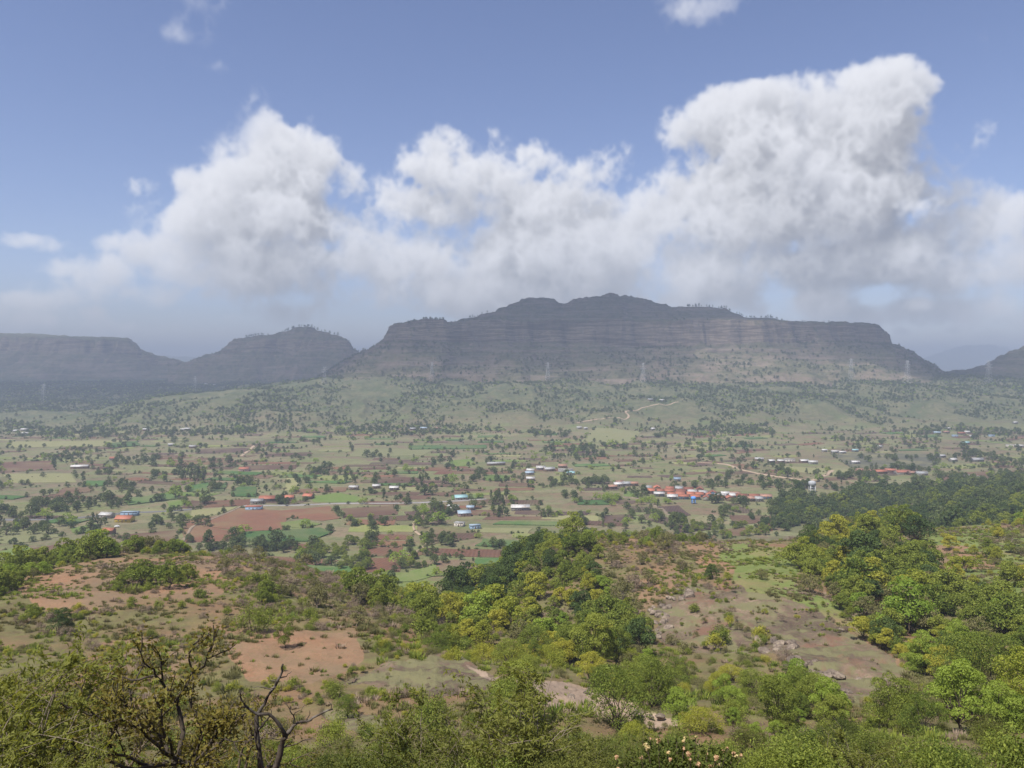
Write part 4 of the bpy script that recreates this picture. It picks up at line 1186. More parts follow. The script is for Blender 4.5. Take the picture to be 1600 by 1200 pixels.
# the rest of the patchwork
r = np.random.default_rng(77)
nf = 0
for a in range(-24, 25):
    for b in range(0, 44):
        v = 500 + b * 27 + r.uniform(-4, 4); u_ = a * 54 + (b % 2) * 25 + r.uniform(-10, 10)
        pxa = 800 + F * u_ / v; redz = 230 < pxa < 860 and v < 1150
        if v > 1560 or abs(u_) > v * .72 or r.random() < (.30 if redz else .52): continue
        L, Wd = r.uniform(13, 27) * (1.25 if redz else 1), r.uniform(6.5, 12.5) * (1.15 if redz else 1)
        th = .35 * float(fbm(u_ / 400, v / 300, 2, 61)) + (.3 if u_ > 200 else -.1) + r.normal() * .05
        ca_, sa_ = math.cos(th), math.sin(th)
        W = [(u_ + ca_ * p * L - sa_ * q * Wd, v + sa_ * p * L + ca_ * q * Wd) for p, q in ((-1, -1), (1 + r.normal() * .1, -1 + r.normal() * .2), (1, 1), (-1 + r.normal() * .1, 1 + r.normal() * .2))]
        z = float(ground_z(u_, v))
        if z > 30: continue
        px, py = project(u_, v, z)
        if in_hand(px, py) or any(in_hand(*project(w[0], w[1], z)) for w in W): continue
        if 955 < px < 1215 and 752 < py < 786: continue
        if px > 1200 and 752 < py: continue
        k = r.choice(['brown', 'dark', 'olive', 'pale', 'green', 'bright', 'red'], p=[.34, .10, .09, .07, .09, .07, .24] if redz else [.28, .17, .18, .13, .10, .07, .07])
        me = drape('field', wobble(W, 1.0, (a + 40) * 50 + b), FIELD[k], .9 if k == 'green' else .3, 12.0, 1.0 if k == 'green' else .32)
        if me: tag(link('field', me), None, kind='structure'); nf += 1; HEDGE.append(W)
print('fields', len(fields_px), nf, round(time.time() - T0, 1))

M_TRACK = simple_mat('dirt_track', (.26, .20, .145), .2, .15, .95, .05)
M_ROAD = simple_mat('worn_road', (.20, .19, .185), .15, .1, .9, .1)
def track(name, label, pts, width, mat, dmin=440):
    W = [hit(px, py, dmin) for px, py in pts]
    W = np.array([w[:2] for w in W if w])
    # resample with a smooth curve
    seg = np.concatenate([[0], np.cumsum(np.linalg.norm(np.diff(W, axis=0), axis=1))])
    n = max(8, int(seg[-1] / 6)); s = np.linspace(0, seg[-1], n)
    P = np.stack([np.interp(s, seg, W[:, 0]), np.interp(s, seg, W[:, 1])], -1)
    for _ in range(6):
        P[1:-1] = (P[:-2] + 2 * P[1:-1] + P[2:]) / 4
    t = np.gradient(P, axis=0); t /= np.linalg.norm(t, axis=1, keepdims=True) + 1e-9
    nn = np.stack([-t[:, 1], t[:, 0]], -1)
    wv = width * (1 + .18 * np.sin(np.arange(n) * .9 + len(pts)))[:, None] * .5
    v = []
    for off in (-1, 0, 1):
        q = P + nn * wv * off
        v.append(np.concatenate([q, (ground_z(q[:, 0], q[:, 1]) + .55)[:, None]], 1))
    low = []
    for off in (-1, 1):
        q = P + nn * wv * off * 1.05
        low.append(np.concatenate([q, (ground_z(q[:, 0], q[:, 1]) - .3)[:, None]], 1))
    V = np.stack([low[0], v[0], v[1], v[2], low[1]], 1).reshape(-1, 3)
    me = mk_mesh(name, V, grid_faces(n, 5)[:, ::-1], True, [mat])
    tag(link(name, me), label, kind='structure')
track('road', 'pale narrow road crossing the western fields', [(-60, 814), (0, 812), (75, 812), (140, 809), (185, 802), (222, 801), (272, 799), (300, 796)], 6, M_ROAD)
track('road', 'pale straight road across the ploughed red fields', [(380, 791), (450, 790), (520, 787), (625, 787), (700, 784), (760, 780)], 5, M_ROAD)
track('dirt_track', 'pale dirt track winding to the water tower', [(1080, 722), (1135, 725), (1160, 735), (1207, 744), (1245, 749), (1270, 752), (1292, 742), (1300, 735)], 6, M_TRACK)
track('dirt_track', 'pale dirt track zigzagging up the far foothill', [(900, 661), (915, 658), (980, 655), (985, 648), (974, 644), (1000, 638), (1023, 632), (1060, 628)], 4.5, M_TRACK)
track('dirt_track', 'field path between the dark ploughed plots', [(640, 868), (662, 857), (670, 846), (662, 838), (648, 832), (645, 822), (648, 814), (660, 806)], 2.2, M_TRACK)
track('dirt_track', 'earth path along the edge of the red fields', [(283, 850), (292, 838), (300, 822), (330, 812), (360, 800), (376, 792)], 2.4, M_TRACK)
track('dirt_track', 'field path below the red-roofed village', [(960, 778), (985, 776), (1000, 779), (1010, 788), (1030, 791), (1042, 803), (1060, 812)], 3.5, M_TRACK)
track('dirt_track', 'forked path across the distant left fields', [(377, 713), (392, 702), (398, 696)], 5, M_TRACK)

# ================================================================== buildings
ROOF = {'orange': simple_mat('orange_tin_roof', (.31, .115, .070), .12, .6, .6, .3, (.30, .12, .07)), 'red': simple_mat('red_tile_roof', (.25, .10, .068), .15, .8, .8, .2, (.22, .10, .07)),
        'white': simple_mat('white_tin_roof', (.36, .36, .36), .25, .5, .55, .3, (.28, .24, .20)), 'grey': simple_mat('grey_tin_roof', (.36, .36, .36), .15, .6, .5, .4, (.24, .2, .17)),
        'blue': simple_mat('blue_tin_roof', (.24, .31, .38), .1, .5, .5, .4), 'tile': simple_mat('brown_tile_roof', (.26, .15, .11), .2, .9, .85, .15, (.16, .11, .09)),
        'teal': simple_mat('teal_tin_roof', (.24, .40, .42), .1, .5, .5, .4)}
WALLM = {'white': simple_mat('whitewashed_wall', (.44, .42, .38), .12, .7, .9, .1, (.36, .30, .24)), 'mud': simple_mat('mud_wall', (.30, .21, .15), .15, .9, .95, .05),
         'blue': simple_mat('blue_painted_wall', (.22, .30, .40), .1, .8, .85, .1), 'pink': simple_mat('pink_painted_wall', (.62, .42, .42), .1, .8, .85, .1),
         'yellow': simple_mat('yellow_painted_wall', (.70, .55, .10), .1, .8, .85, .1), 'grey': simple_mat('cement_wall', (.36, .34, .32), .12, .8, .9, .1)}
M_DOOR = simple_mat('wooden_door', (.12, .08, .055), .2, 3, .8, .2)
M_WIN = simple_mat('window_shutter', (.07, .085, .10), .2, 3, .35, .5)
def house(loc, rz, L, W, H, roof, wall, label, group, flat=False, doors=1, wins=2):
    e = link('house', None, None, loc, (0, 0, rz)); tag(e, label, 'house', group)
    r = random.Random(int(loc[0] * 7 + loc[1] * 3))
    mb = MB(); hl, hw = L / 2, W / 2; rise = 0 if flat else W * .26
    if flat:
        mb.box(-hl, hl, -hw, hw, -1.5, H)
    else:
        mb.add([(-hl, -hw, -1.5), (hl, -hw, -1.5), (hl, hw, -1.5), (-hl, hw, -1.5), (-hl, -hw, H), (hl, -hw, H), (hl, hw, H), (-hl, hw, H), (-hl, 0, H + rise), (hl, 0, H + rise)],
               [(0, 1, 5, 4), (2, 3, 7, 6), (1, 2, 6, 9, 5), (3, 0, 4, 8, 7), (3, 2, 1, 0)])
    link('wall', mb.mesh('wall', WALLM[wall]), e)
    mb = MB(); o = .45; t = .12
    if flat:
        mb.box(-hl - .3, hl + .3, -hw - .3, hw + .3, H + .003, H + .28)
        mb.box(-hl - .3, hl + .3, -hw - .3, -hw - .1, H + .28, H + .7)
    else:
        k = rise / hw
        for s in (-1, 1):
            y1 = s * (hw + o); z1 = H - k * o
            v = [(-hl - o, 0, H + rise + .05), (hl + o, 0, H + rise + .05), (hl + o, y1, z1 + .05), (-hl - o, y1, z1 + .05)]
            v += [(a, b, c + t) for a, b, c in v]
            mb.add(v, [(0, 1, 2, 3), (7, 6, 5, 4), (0, 4, 5, 1), (1, 5, 6, 2), (2, 6, 7, 3), (3, 7, 4, 0)] if s < 0 else [(3, 2, 1, 0), (4, 5, 6, 7), (1, 5, 4, 0), (2, 6, 5, 1), (3, 7, 6, 2), (0, 4, 7, 3)])
    ro = link('roof', mb.mesh('roof', ROOF[roof]), e)
    if not flat:
        mb = MB(); mb.tube([(-hl - o, 0, H + rise + .14), (hl + o, 0, H + rise + .14)], .16, 5)
        link('ridge_cap', mb.mesh('ridge_cap', ROOF[roof]), ro)
    xs = np.linspace(-hl, hl, doors + wins + 2)[1:-1]
    di = (doors + wins) // 2
    for i, x in enumerate(xs):
        mb = MB()
        if i == di: mb.box(x - .5, x + .5, -hw - .06, -hw + .02, -.2, 2.0); link('door', mb.mesh('door', M_DOOR), e)
        else: mb.box(x - .5, x + .5, -hw - .06, -hw + .02, 1.0, 2.0); link('window', mb.mesh('window', M_WIN), e)
    return e
ORD = ['first', 'second', 'third', 'fourth', 'fifth', 'sixth', 'seventh', 'eighth', 'ninth', 'tenth', 'eleventh', 'twelfth', 'thirteenth', 'fourteenth', 'fifteenth', 'sixteenth']
HP = []
def place_house(px, py, L, W, H, roof, wall, label, group, rz=0.0, flat=False, dmin=440):
    h = hit(px, py, dmin)
    if not h: return
    HP.append((h[0], h[1], max(L, W)))
    house((h[0], h[1], h[2] + .35), rz, L, W, H, roof, wall, label, group, flat)
# the red-roofed village: rows running across the slope
r = random.Random(5)
rowname = ['front', 'second', 'third', 'back']
for ri, (py0, py1, xa, xb) in enumerate([(779.5, 783.5, 1050, 1190), (775, 780, 1030, 1204), (770, 775.5, 1016, 1150), (765.5, 769, 1012, 1108)]):
    x = xa; i = 0
    while x < xb and i < 16:
        f = (x - xa) / (xb - xa)
        red = x < 1128
        roof = r.choice(['orange', 'orange', 'orange', 'red', 'grey', 'white'] if red else ['tile', 'red', 'white', 'grey', 'tile'])
        wall = r.choice(['mud', 'white', 'grey', 'blue', 'mud'])
        if ri == 1 and i == 13: roof, wall = 'white', 'white'
        L, W = r.uniform(7.5, 11.5), r.uniform(5.8, 8)
        place_house(x, py0 + (py1 - py0) * f + r.uniform(-.5, .5), L, W, 2.9, roof, wall,
                    f'{roof} roofed {wall} house, {ORD[i]} from the west in the village {rowname[ri]} row', 'houses of the red-roofed village', r.uniform(-.25, .05) + (1.45 if r.random() < .22 else 0))
        x += (L * 1.12 + .8) * F / 830; i += 1
CL = [
    ('by the western road', [(167, 809, 12, 7, 'white', 'white', 0), (203, 805, 15, 6, 'blue', 'blue', 1), (195, 815, 14, 9, 'orange', 'yellow', 0), (170, 834, 9, 6, 'orange', 'mud', 0)]),
    ('in the farmstead beside the red fields', [(397, 796, 15, 7, 'orange', 'blue', 1), (402, 787, 12, 7, 'white', 'white', 0), (418, 783, 16, 9, 'orange', 'white', 0), (438, 781, 8, 6, 'orange', 'mud', 0), (452, 781, 9, 7, 'orange', 'pink', 0), (482, 779, 10, 8, 'orange', 'mud', 0)]),
    ('among the central farms', [(720, 781, 13, 8, 'teal', 'white', 0), (708, 795, 11, 7, 'white', 'white', 1), (735, 797, 7, 5, 'blue', 'white', 0), (725, 806, 12, 8, 'blue', 'pink', 0), (718, 822, 8, 6, 'white', 'white', 1), (742, 826, 9, 6, 'blue', 'blue', 1), (813, 797, 18, 8, 'white', 'grey', 0)]),
    ('in the white hamlet on the low rise', [(775, 727, 26, 6, 'white', 'mud', 0), (829, 738, 10, 7, 'white', 'white', 0), (827, 742, 11, 6, 'blue', 'white', 0), (845, 734, 12, 8, 'grey', 'white', 0), (858, 736, 14, 8, 'white', 'mud', 0), (879, 731, 12, 8, 'tile', 'mud', 0), (884, 737, 20, 10, 'white', 'grey', 1), (892, 742, 10, 6, 'teal', 'white', 0), (829, 751, 10, 6, 'grey', 'mud', 0)]),
    ('by the grey huts between the hedges', [(553, 765, 10, 6, 'grey', 'mud', 0), (588, 763, 9, 6, 'grey', 'mud', 0), (616, 766, 10, 6, 'white', 'mud', 0)]),
    ('just west of the red-roofed village', [(957, 764, 10, 6, 'tile', 'mud', 0), (966, 760, 11, 7, 'grey', 'white', 0), (968, 757, 9, 6, 'tile', 'mud', 0), (980, 759, 12, 7, 'white', 'grey', 0), (990, 759, 10, 6, 'tile', 'mud', 0), (1058, 752, 8, 6, 'blue', 'white', 0)]),
    ('in the tile-roofed row above the dark wood', [(1343, 738, 10, 7, 'tile', 'mud', 0), (1354, 739, 10, 7, 'tile', 'mud', 0), (1376, 740, 15, 7, 'orange', 'mud', 0), (1391, 738, 13, 7, 'red', 'mud', 0), (1410, 741, 19, 9, 'red', 'white', 0), (1425, 742, 10, 7, 'tile', 'mud', 0), (1440, 743, 13, 8, 'white', 'white', 0)]),
    ('in the far eastern hamlet', [(1464, 678, 16, 7, 'blue', 'white', 0), (1478, 677, 14, 8, 'tile', 'mud', 0), (1481, 671, 10, 6, 'white', 'white', 0), (1492, 682, 12, 8, 'blue', 'blue', 1), (1502, 679, 16, 8, 'red', 'mud', 0), (1511, 677, 12, 7, 'white', 'white', 0), (1518, 684, 14, 8, 'white', 'mud', 0), (1549, 682, 12, 8, 'blue', 'blue', 1), (1508, 694, 16, 8, 'teal', 'white', 0), (1580, 698, 20, 8, 'white', 'white', 1), (1592, 699, 16, 7, 'white', 'white', 0)]),
    ('strung along the dark wet field', [(1288, 706, 10, 6, 'white', 'white', 0), (1305, 708, 16, 6, 'grey', 'white', 0), (1316, 709, 14, 6, 'grey', 'white', 0), (1336, 706, 12, 6, 'teal', 'white', 0), (1336, 725, 12, 6, 'grey', 'white', 0), (1374, 700, 10, 6, 'white', 'white', 0)]),
    ('scattered in the eastern farms', [(1472, 715, 12, 7, 'white', 'white', 0), (1489, 721, 10, 7, 'white', 'white', 0), (1527, 721, 15, 8, 'white', 'grey', 0), (1561, 726, 13, 7, 'tile', 'mud', 0), (1509, 748, 9, 6, 'white', 'mud', 0), (1525, 750, 10, 6, 'white', 'white', 0), (1586, 662, 12, 7, 'white', 'white', 0)]),
    ('along the pale meadow behind the village', [(1186, 720, 12, 7, 'grey', 'mud', 0), (1205, 723, 9, 6, 'white', 'mud', 0), (1220, 723, 10, 6, 'grey', 'mud', 0), (1234, 721, 14, 9, 'white', 'white', 1), (1256, 723, 12, 7, 'grey', 'mud', 0), (1270, 725, 12, 7, 'white', 'white', 0)]),
    ('on the slope under the foothill', [(645, 672, 14, 8, 'white', 'mud', 0), (662, 671, 16, 8, 'blue', 'white', 0), (684, 671, 16, 8, 'tile', 'mud', 0), (905, 670, 12, 7, 'white', 'white', 0), (915, 671, 9, 6, 'white', 'white', 0), (1020, 672, 10, 7, 'white', 'white', 0), (1016, 626, 16, 9, 'white', 'mud', 0), (1034, 627, 14, 8, 'grey', 'white', 0)]),
    ('in the leafy hamlet at the western foothill', [(25, 675, 12, 8, 'white', 'white', 0), (38, 673, 16, 9, 'white', 'white', 0), (40, 679, 18, 8, 'grey', 'white', 0), (228, 673, 14, 7, 'white', 'mud', 0), (286, 673, 12, 7, 'white', 'white', 0), (293, 672, 14, 7, 'white', 'white', 0), (268, 697, 13, 7, 'white', 'white', 0), (301, 700, 14, 7, 'pale' if False else 'white', 'mud', 0), (125, 732, 22, 7, 'white', 'mud', 0), (177, 719, 9, 7, 'red', 'white', 0), (382, 736, 13, 8, 'red', 'pink', 0), (322, 601, 18, 9, 'white', 'white', 0), (335, 602, 12, 8, 'white', 'white', 0)]),
]
for phrase, hs in CL:
    for i, (px, py, L, W, roof, wall, flat) in enumerate(sorted(hs)):
        nm = f'{roof} roofed {wall} walled house {phrase}'
        if len(hs) > 1: nm = f'{roof} roofed {wall} house, {ORD[i]} from west {phrase}'
        place_house(px, py, L * (1 if py > 715 else .8), W * (1 if py > 715 else .8), 2.9, roof, wall, nm, 'houses ' + phrase, random.uniform(-.3, .3), bool(flat))
print('houses', len(HP), round(time.time() - T0, 1))

# water towers
M_CONC = simple_mat('pale_concrete', (.44, .45, .46), .08, .6, .8, .2)
M_TANKB = simple_mat('blue_plastic_tank', (.06, .20, .52), .1, 1, .5, .4)
def water_tower(px, py, top_py, tank, frame, label, wide):
    x, y, z = hit(px, py, 440)
    H = (py - top_py) / F * y
    HP.append((x, y - 14, 26))
    e = link('water_tower', None, None, (x, y, z)); tag(e, label, 'water tower')
    R = wide / 2
    for sx in (-1, 1):
        for sy in (-1, 1):
            mb = MB(); mb.tube([(sx * R * .8, sy * R * .8, -1), (sx * R * .7, sy * R * .7, H * .62)], R * .12, 6); link('leg', mb.mesh('leg', frame), e)
    for q in (.22, .42):
        mb = MB(); k = R * (.8 - .1 * q / .62)
        for a, b in (((-k, -k), (k, -k)), ((k, -k), (k, k)), ((k, k), (-k, k)), ((-k, k), (-k, -k))):
            mb.tube([(*a, H * q), (*b, H * q)], R * .07, 5)
        link('brace', mb.mesh('brace', frame), e)
    mb = MB(); mb.tube([(0, 0, H * .60), (0, 0, H * .63), (0, 0, H * .9), (0, 0, H * .97), (0, 0, H)], [R * .95, R * 1.15, R * 1.15, R * .7, R * .1], 16)
    link('tank', mb.mesh('tank', tank, False), e)
water_tower(1269, 769, 751, M_CONC, M_CONC, 'white concrete water tower on four legs beside the pale track', 7.0)
water_tower(1083.5, 787, 775.5, M_TANKB, M_TANKB, 'small blue water tank on stilts before the red-roofed village', 4.4)

# lattice pylons
M_STEEL = simple_mat('galvanised_steel', (.42, .43, .45), .1, .5, .5, .5)
def pylon(px, base, top, label):
    h = hit(px, base, 1200)
    if not h: return
    x, y, z = h
    H = (base - top) / F * y
    e = link('pylon', None, None, (x, y, z), (0, 0, random.uniform(-.4, .4))); tag(e, label, 'pylon', 'pylons along the foothill')
    w0, w1 = H * .11, H * .025
    wd = lambda t: w0 * (1 - t) ** 1.3 + w1
    rad = .16
    for sx in (-1, 1):
        for sy in (-1, 1):
            mb = MB(); mb.tube([(sx * wd(t), sy * wd(t), H * t - (1.0 if t == 0 else 0)) for t in (0, .3, .6, 1)], rad, 4); link('leg', mb.mesh('leg', M_STEEL), e)
    mb = MB(); ts = [0, .12, .23, .33, .42, .50, .58, .65, .72, .79, .86, .93, 1]
    for a, b in zip(ts[:-1], ts[1:]):
        for s in (-1, 1):
            mb.tube([(-wd(a), s * wd(a), H * a), (wd(b), s * wd(b), H * b)], rad * .7, 3); mb.tube([(wd(a), s * wd(a), H * a), (-wd(b), s * wd(b), H * b)], rad * .7, 3)
            mb.tube([(s * wd(a), -wd(a), H * a), (s * wd(b), wd(b), H * b)], rad * .7, 3)
    link('lattice', mb.mesh('lattice', M_STEEL), e)
    for t in (.70, .82, .94):
        for s in (-1, 1):
            mb = MB(); L_ = H * (.17 if t < .9 else .12)
            mb.tube([(0, 0, H * t), (s * L_, 0, H * t + .2)], rad * .9, 4); mb.tube([(0, 0, H * t + H * .05), (s * L_, 0, H * t + .25)], rad * .8, 4)
            link('crossarm', mb.mesh('crossarm', M_STEEL), e)
for px, b, t_, w in [(507, 600, 573, 'on the spur end below the small flat hill'), (675, 596, 566, 'below the butte end of the long mesa'), (856, 597, 566, 'below the first peak of the long mesa'),
                 (1005, 598, 567, 'below the second peak of the long mesa'), (1330, 597, 560, 'below the eastern cliff of the long mesa'), (1418, 600, 563, 'below the pointed end of the mesa cliff'),
                 (1545, 602, 563, 'below the dark hill shoulder past the saddle'), (68, 632, 600, 'standing among the hazy western woods'), (305, 612, 588, 'at the pale quarry slope')]:
    pylon(px, b, t_, 'grey steel lattice pylon ' + w)
# one parked car beside the yellow house
def small_car(px, py, label):
    x, y, z = hit(px, py, 440)
    e = link('parked_car', None, None, (x, y, z + .35), (0, 0, .2)); tag(e, label, 'car')
    mw = simple_mat('white_car_paint', (.7, .7, .7), .03, 1, .3, .5); mg = simple_mat('car_glass', (.03, .035, .04), .1, 1, .1, .6); mt = simple_mat('tyre_rubber', (.02, .02, .02), .1, 3, .9, .1)
    mb = MB(); mb.box(-2.1, 2.1, -.85, .85, .35, .95)
    mb.add([(-1.5, -.8, .95), (1.2, -.8, .95), (1.2, .8, .95), (-1.5, .8, .95), (-1.2, -.68, 1.5), (.6, -.68, 1.5), (.6, .68, 1.5), (-1.2, .68, 1.5)],
           [(4, 5, 6, 7), (0, 1, 5, 4), (1, 2, 6, 5), (2, 3, 7, 6), (3, 0, 4, 7)])
    link('body', mb.mesh('body', mw), e)
    for s in (-1, 1):
        mb = MB(); mb.box(-1.2, .8, s * .79 - .02, s * .79 + .02, 1.0, 1.38); link('window', mb.mesh('window', mg), e)
        for q in (-1.3, 1.3):
            mb = MB(); mb.tube([(q, s * .72, .33), (q, s * .92, .33)], .33, 10); link('wheel', mb.mesh('wheel', mt), e)
small_car(183, 824, 'small white car parked in front of the yellow walled house')

# ================================================================== valley trees
def clear_of_houses(x, y, m=1.15):
    ok = np.ones(len(x), bool)
    for hx, hy, L in HP:
        ok &= (np.abs(x - hx) > L * .62 * m) | (y < hy - 9) & (y < hy - L) | (y > hy + L * .9)
    return ok
VCL = [  # clumps and hedges that can be made out: (px, py, half width px, half height px, number, kind)
    (180, 765, 30, 6, 16, 'valley'), (130, 790, 60, 7, 30, 'valley'), (90, 795, 40, 6, 20, 'valley'), (200, 698, 12, 3, 5, 'valley'), (205, 722, 40, 5, 16, 'valley'), (250, 720, 35, 5, 16, 'valley'),
    (300, 748, 22, 6, 16, 'slim'), (250, 745, 15, 4, 6, 'valley'), (30, 805, 30, 6, 10, 'valley'), (60, 830, 50, 8, 14, 'valley'), (150, 825, 16, 8, 6, 'slim'), (265, 820, 30, 8, 12, 'valley'),
    (340, 760, 10, 6, 4, 'valley'), (385, 756, 14, 3, 7, 'valley'), (440, 785, 9, 4, 6, 'valley'), (442, 790, 6, 4, 4, 'slim'), (525, 800, 3, 4, 2, 'valley'), (520, 738, 25, 4, 10, 'valley'), (545, 752, 10, 6, 4, 'slim'),
    (500, 866, 40, 12, 26, 'mid'), (430, 858, 34, 6, 16, 'valley'), (1130, 830, 70, 10, 34, 'mid'), (1030, 818, 30, 8, 12, 'valley'), (330, 858, 50, 4, 16, 'valley'), (1050, 788, 60, 3, 12, 'vlime'), (1095, 762, 60, 3, 12, 'valley'),
    (590, 822, 12, 5, 5, 'valley'), (565, 850, 22, 12, 14, 'mid'), (550, 880, 25, 12, 16, 'mid'), (600, 858, 4, 4, 1, 'mid'), (618, 858, 3, 4, 1, 'mid'), (650, 880, 14, 8, 6, 'mid'), (690, 850, 22, 6, 10, 'valley'),
    (630, 920, 40, 6, 14, 'bush'), (660, 820, 12, 6, 5, 'valley'), (690, 800, 20, 10, 14, 'valley'), (655, 800, 10, 5, 4, 'vlime'), (780, 790, 16, 16, 14, 'slim'), (655, 758, 8, 8, 4, 'slim'), (690, 725, 18, 8, 10, 'valley'),
    (745, 745, 30, 10, 14, 'valley'), (880, 755, 22, 6, 12, 'valley'), (890, 778, 10, 7, 6, 'valley'), (950, 785, 18, 6, 8, 'vlime'), (930, 755, 22, 5, 12, 'valley'), (1000, 775, 10, 4, 6, 'valley'),
    (1080, 778, 4, 4, 2, 'valley'), (1110, 785, 14, 5, 8, 'valley'), (1160, 785, 14, 5, 7, 'valley'), (1130, 805, 9, 9, 6, 'valley'), (1065, 815, 8, 5, 3, 'dark'), (1175, 815, 5, 7, 3, 'dark'),
    (1230, 800, 28, 12, 30, 'valley'), (1210, 822, 20, 8, 16, 'dark'), (1290, 790, 50, 14, 50, 'valley'), (1340, 795, 50, 14, 50, 'dark'), (1230, 762, 40, 5, 26, 'valley'), (1340, 748, 30, 5, 20, 'valley'),
    (1360, 770, 70, 8, 50, 'dark'), (1450, 785, 80, 10, 70, 'dark'), (1540, 775, 80, 14, 80, 'dark'), (1560, 792, 60, 7, 40, 'dark'), (1420, 735, 30, 4, 12, 'valley'), (1400, 718, 60, 3, 22, 'valley'),
    (1540, 715, 40, 6, 20, 'valley'), (1100, 668, 30, 5, 16, 'valley'), (1030, 680, 12, 4, 8, 'valley'), (860, 680, 30, 5, 18, 'valley'), (890, 704, 40, 3, 16, 'valley'), (950, 700, 60, 3, 26, 'valley'), (1140, 698, 30, 3, 16, 'valley'),
    (480, 690, 60, 3, 16, 'valley'), (100, 680, 80, 6, 40, 'valley'), (230, 678, 80, 5, 40, 'valley'), (400, 672, 60, 6, 26, 'valley'), (405, 705, 8, 5, 4, 'valley'), (590, 712, 20, 4, 8, 'valley'),
]
vt = []
r = np.random.default_rng(321)
for px, py, hw, hh, n, k in VCL:
    for _ in range(n):
        h = hit(px + hw * r.uniform(-1, 1), py + hh * r.uniform(-1, 1), 430)
        if h: vt.append((k, h[0], h[1], r.lognormal(-.12, .22)))
# loose scatter with gaps, thicker along plot edges
for W in HEDGE:
    q = [np.array(p[:2]) for p in W]
    on = r.random() < .75
    for a, b in zip(q, q[1:] + q[:1]):
        if r.random() < (.35 if on else .8): continue
        L = np.linalg.norm(b - a); t_ = r.uniform(0, 6)
        while t_ < L:
            p = a + (b - a) * t_ / L + r.normal(size=2) * 1.2
            vt.append(('vscrub' if r.random() < .5 else 'valley' if r.random() < .45 else 'vdry' if r.random() < .6 else 'vlime', p[0], p[1], r.lognormal(-.45, .35)))
            t_ += r.exponential(9) + 1.5
n = 22000
d = np.sqrt(r.uniform(470 ** 2, 1700 ** 2, n)); u = r.uniform(-.75, .75, n)
x, y = u * d, d
dens = fbm(x / 70, y / 45, 4, 601) * 1.5 + .45 * (1 - np.abs(fbm(x / 60, y / 40, 2, 611)) * 6)
ok = dens > r.uniform(.0, .9, n)
gz_ = ground_z(x, y)
ok &= gz_ < 60
pxs, pys = project(x, y, gz_)
hand = np.zeros(n, bool)
for p in fields_px: hand |= poly_mask(pxs, pys, p)
ok &= ~hand | (r.random(n) < .06)
ok &= ~((pxs > 955) & (pxs < 1212) & (pys > 761) & (pys < 784))
for x_, y_ in zip(x[ok], y[ok]):
    q = r.random()
    vt.append(('valley' if q < .34 else 'vscrub' if q < .66 else 'vdry' if q < .84 else 'slim' if q < .92 else 'vlime', x_, y_, r.lognormal(-.48, .32)))
FOREST = [[(1205, 800), (1225, 780), (1290, 770), (1400, 772), (1500, 757), (1600, 748), (1700, 742), (1700, 850), (1500, 850), (1400, 850), (1330, 850), (1290, 850), (1215, 840)]]
fn = 9000
fd = np.sqrt(r.uniform(430 ** 2, 1000 ** 2, fn)); fu = r.uniform(.32, .78, fn); fz = ground_z(fu * fd, fd)
fpx, fpy = project(fu * fd, fd, fz)
fw = fbm(fu * fd / 30, fd / 30, 4, 621)
fo = poly_mask(fpx + fw * 26, fpy + fw * 16, FOREST[0]) & (fbm(fu * fd / 40, fd / 40, 3, 620) > -.22)
for x_, y_ in zip((fu * fd)[fo], fd[fo]):
    vt.append(('dark' if r.random() < .22 else 'mid' if r.random() < .5 else 'valley', x_, y_, r.lognormal(-.1, .3)))
ax_ = np.array([t[1] for t in vt]); ay_ = np.array([t[2] for t in vt])
keep = clear_of_houses(ax_, ay_)
vt = [t for t, k in zip(vt, keep) if k]
az_ = ground_z(np.array([t[1] for t in vt]), np.array([t[2] for t in vt]))
LAND = [((430, 780), 'by the red-roofed farmstead'), ((190, 812), 'near the yellow walled house'), ((720, 805), 'by the pink and white farmhouse'), ((600, 870), 'among the stepped red fields'),
        ((860, 735), 'near the white hamlet on the rise'), ((1090, 772), 'round the red-roofed village'), ((1269, 760), 'near the white water tower'), ((1410, 740), 'by the tile-roofed row'),
        ((1500, 680), 'round the far eastern hamlet'), ((1380, 720), 'along the dark wet field'), ((1480, 780), 'in the dark wood past the hill meadow'), ((1380, 778), 'in the dark wood below the tile-roofed row'), ((1430, 802), 'in the dark wood behind the tall wood'), ((1560, 772), 'in the dark wood at the picture edge'), ((1545, 800), 'at the near edge of the dark wood'), ((1250, 818), 'in the wood behind the ploughed plots'), ((1330, 812), 'in the wood behind the yellow-green crowns'), ((1300, 795), 'in the wood below the water tower'),
        ((40, 730), 'among the far western brown fields'), ((60, 800), 'along the western road'), ((320, 755), 'beside the dark green crop plots'), ((500, 740), 'on the middle pastures'),
        ((660, 720), 'on the pale central pastures'), ((960, 690), 'on the meadow under the foothill'), ((1160, 730), 'by the winding pale track'), ((250, 690), 'at the western foothill'), ((540, 690), 'on the fields under the foothill'),
        ((440, 840), 'beside the big green crop field'), ((1050, 805), 'among the dark ploughed plots'), ((1240, 700), 'on the fields behind the pale track'), ((30, 860), 'in the green plots behind the knoll')]
LP_ = np.array([l[0] for l in LAND])
def land_phrase(px, py):
    dd = (LP_[:, 0] - px) ** 2 + ((LP_[:, 1] - py) * 2.2) ** 2
    k = int(np.argmin(dd)); dx = px - LP_[k, 0]; dy = (py - LP_[k, 1]) * 2.2
    side = '' if dx * dx + dy * dy < 140 else (', ' + ('near ' if dy > 10 else 'far ' if dy < -10 else '') + ('east' if dx > 0 else 'west') + ' side')
    return LAND[k][1] + side
KH = {'valley': 8, 'slim': 11, 'vlime': 7, 'vscrub': 2.6, 'vdry': 2.2, 'mid': 7, 'dark': 7, 'bush': 2.3}
JM = {}
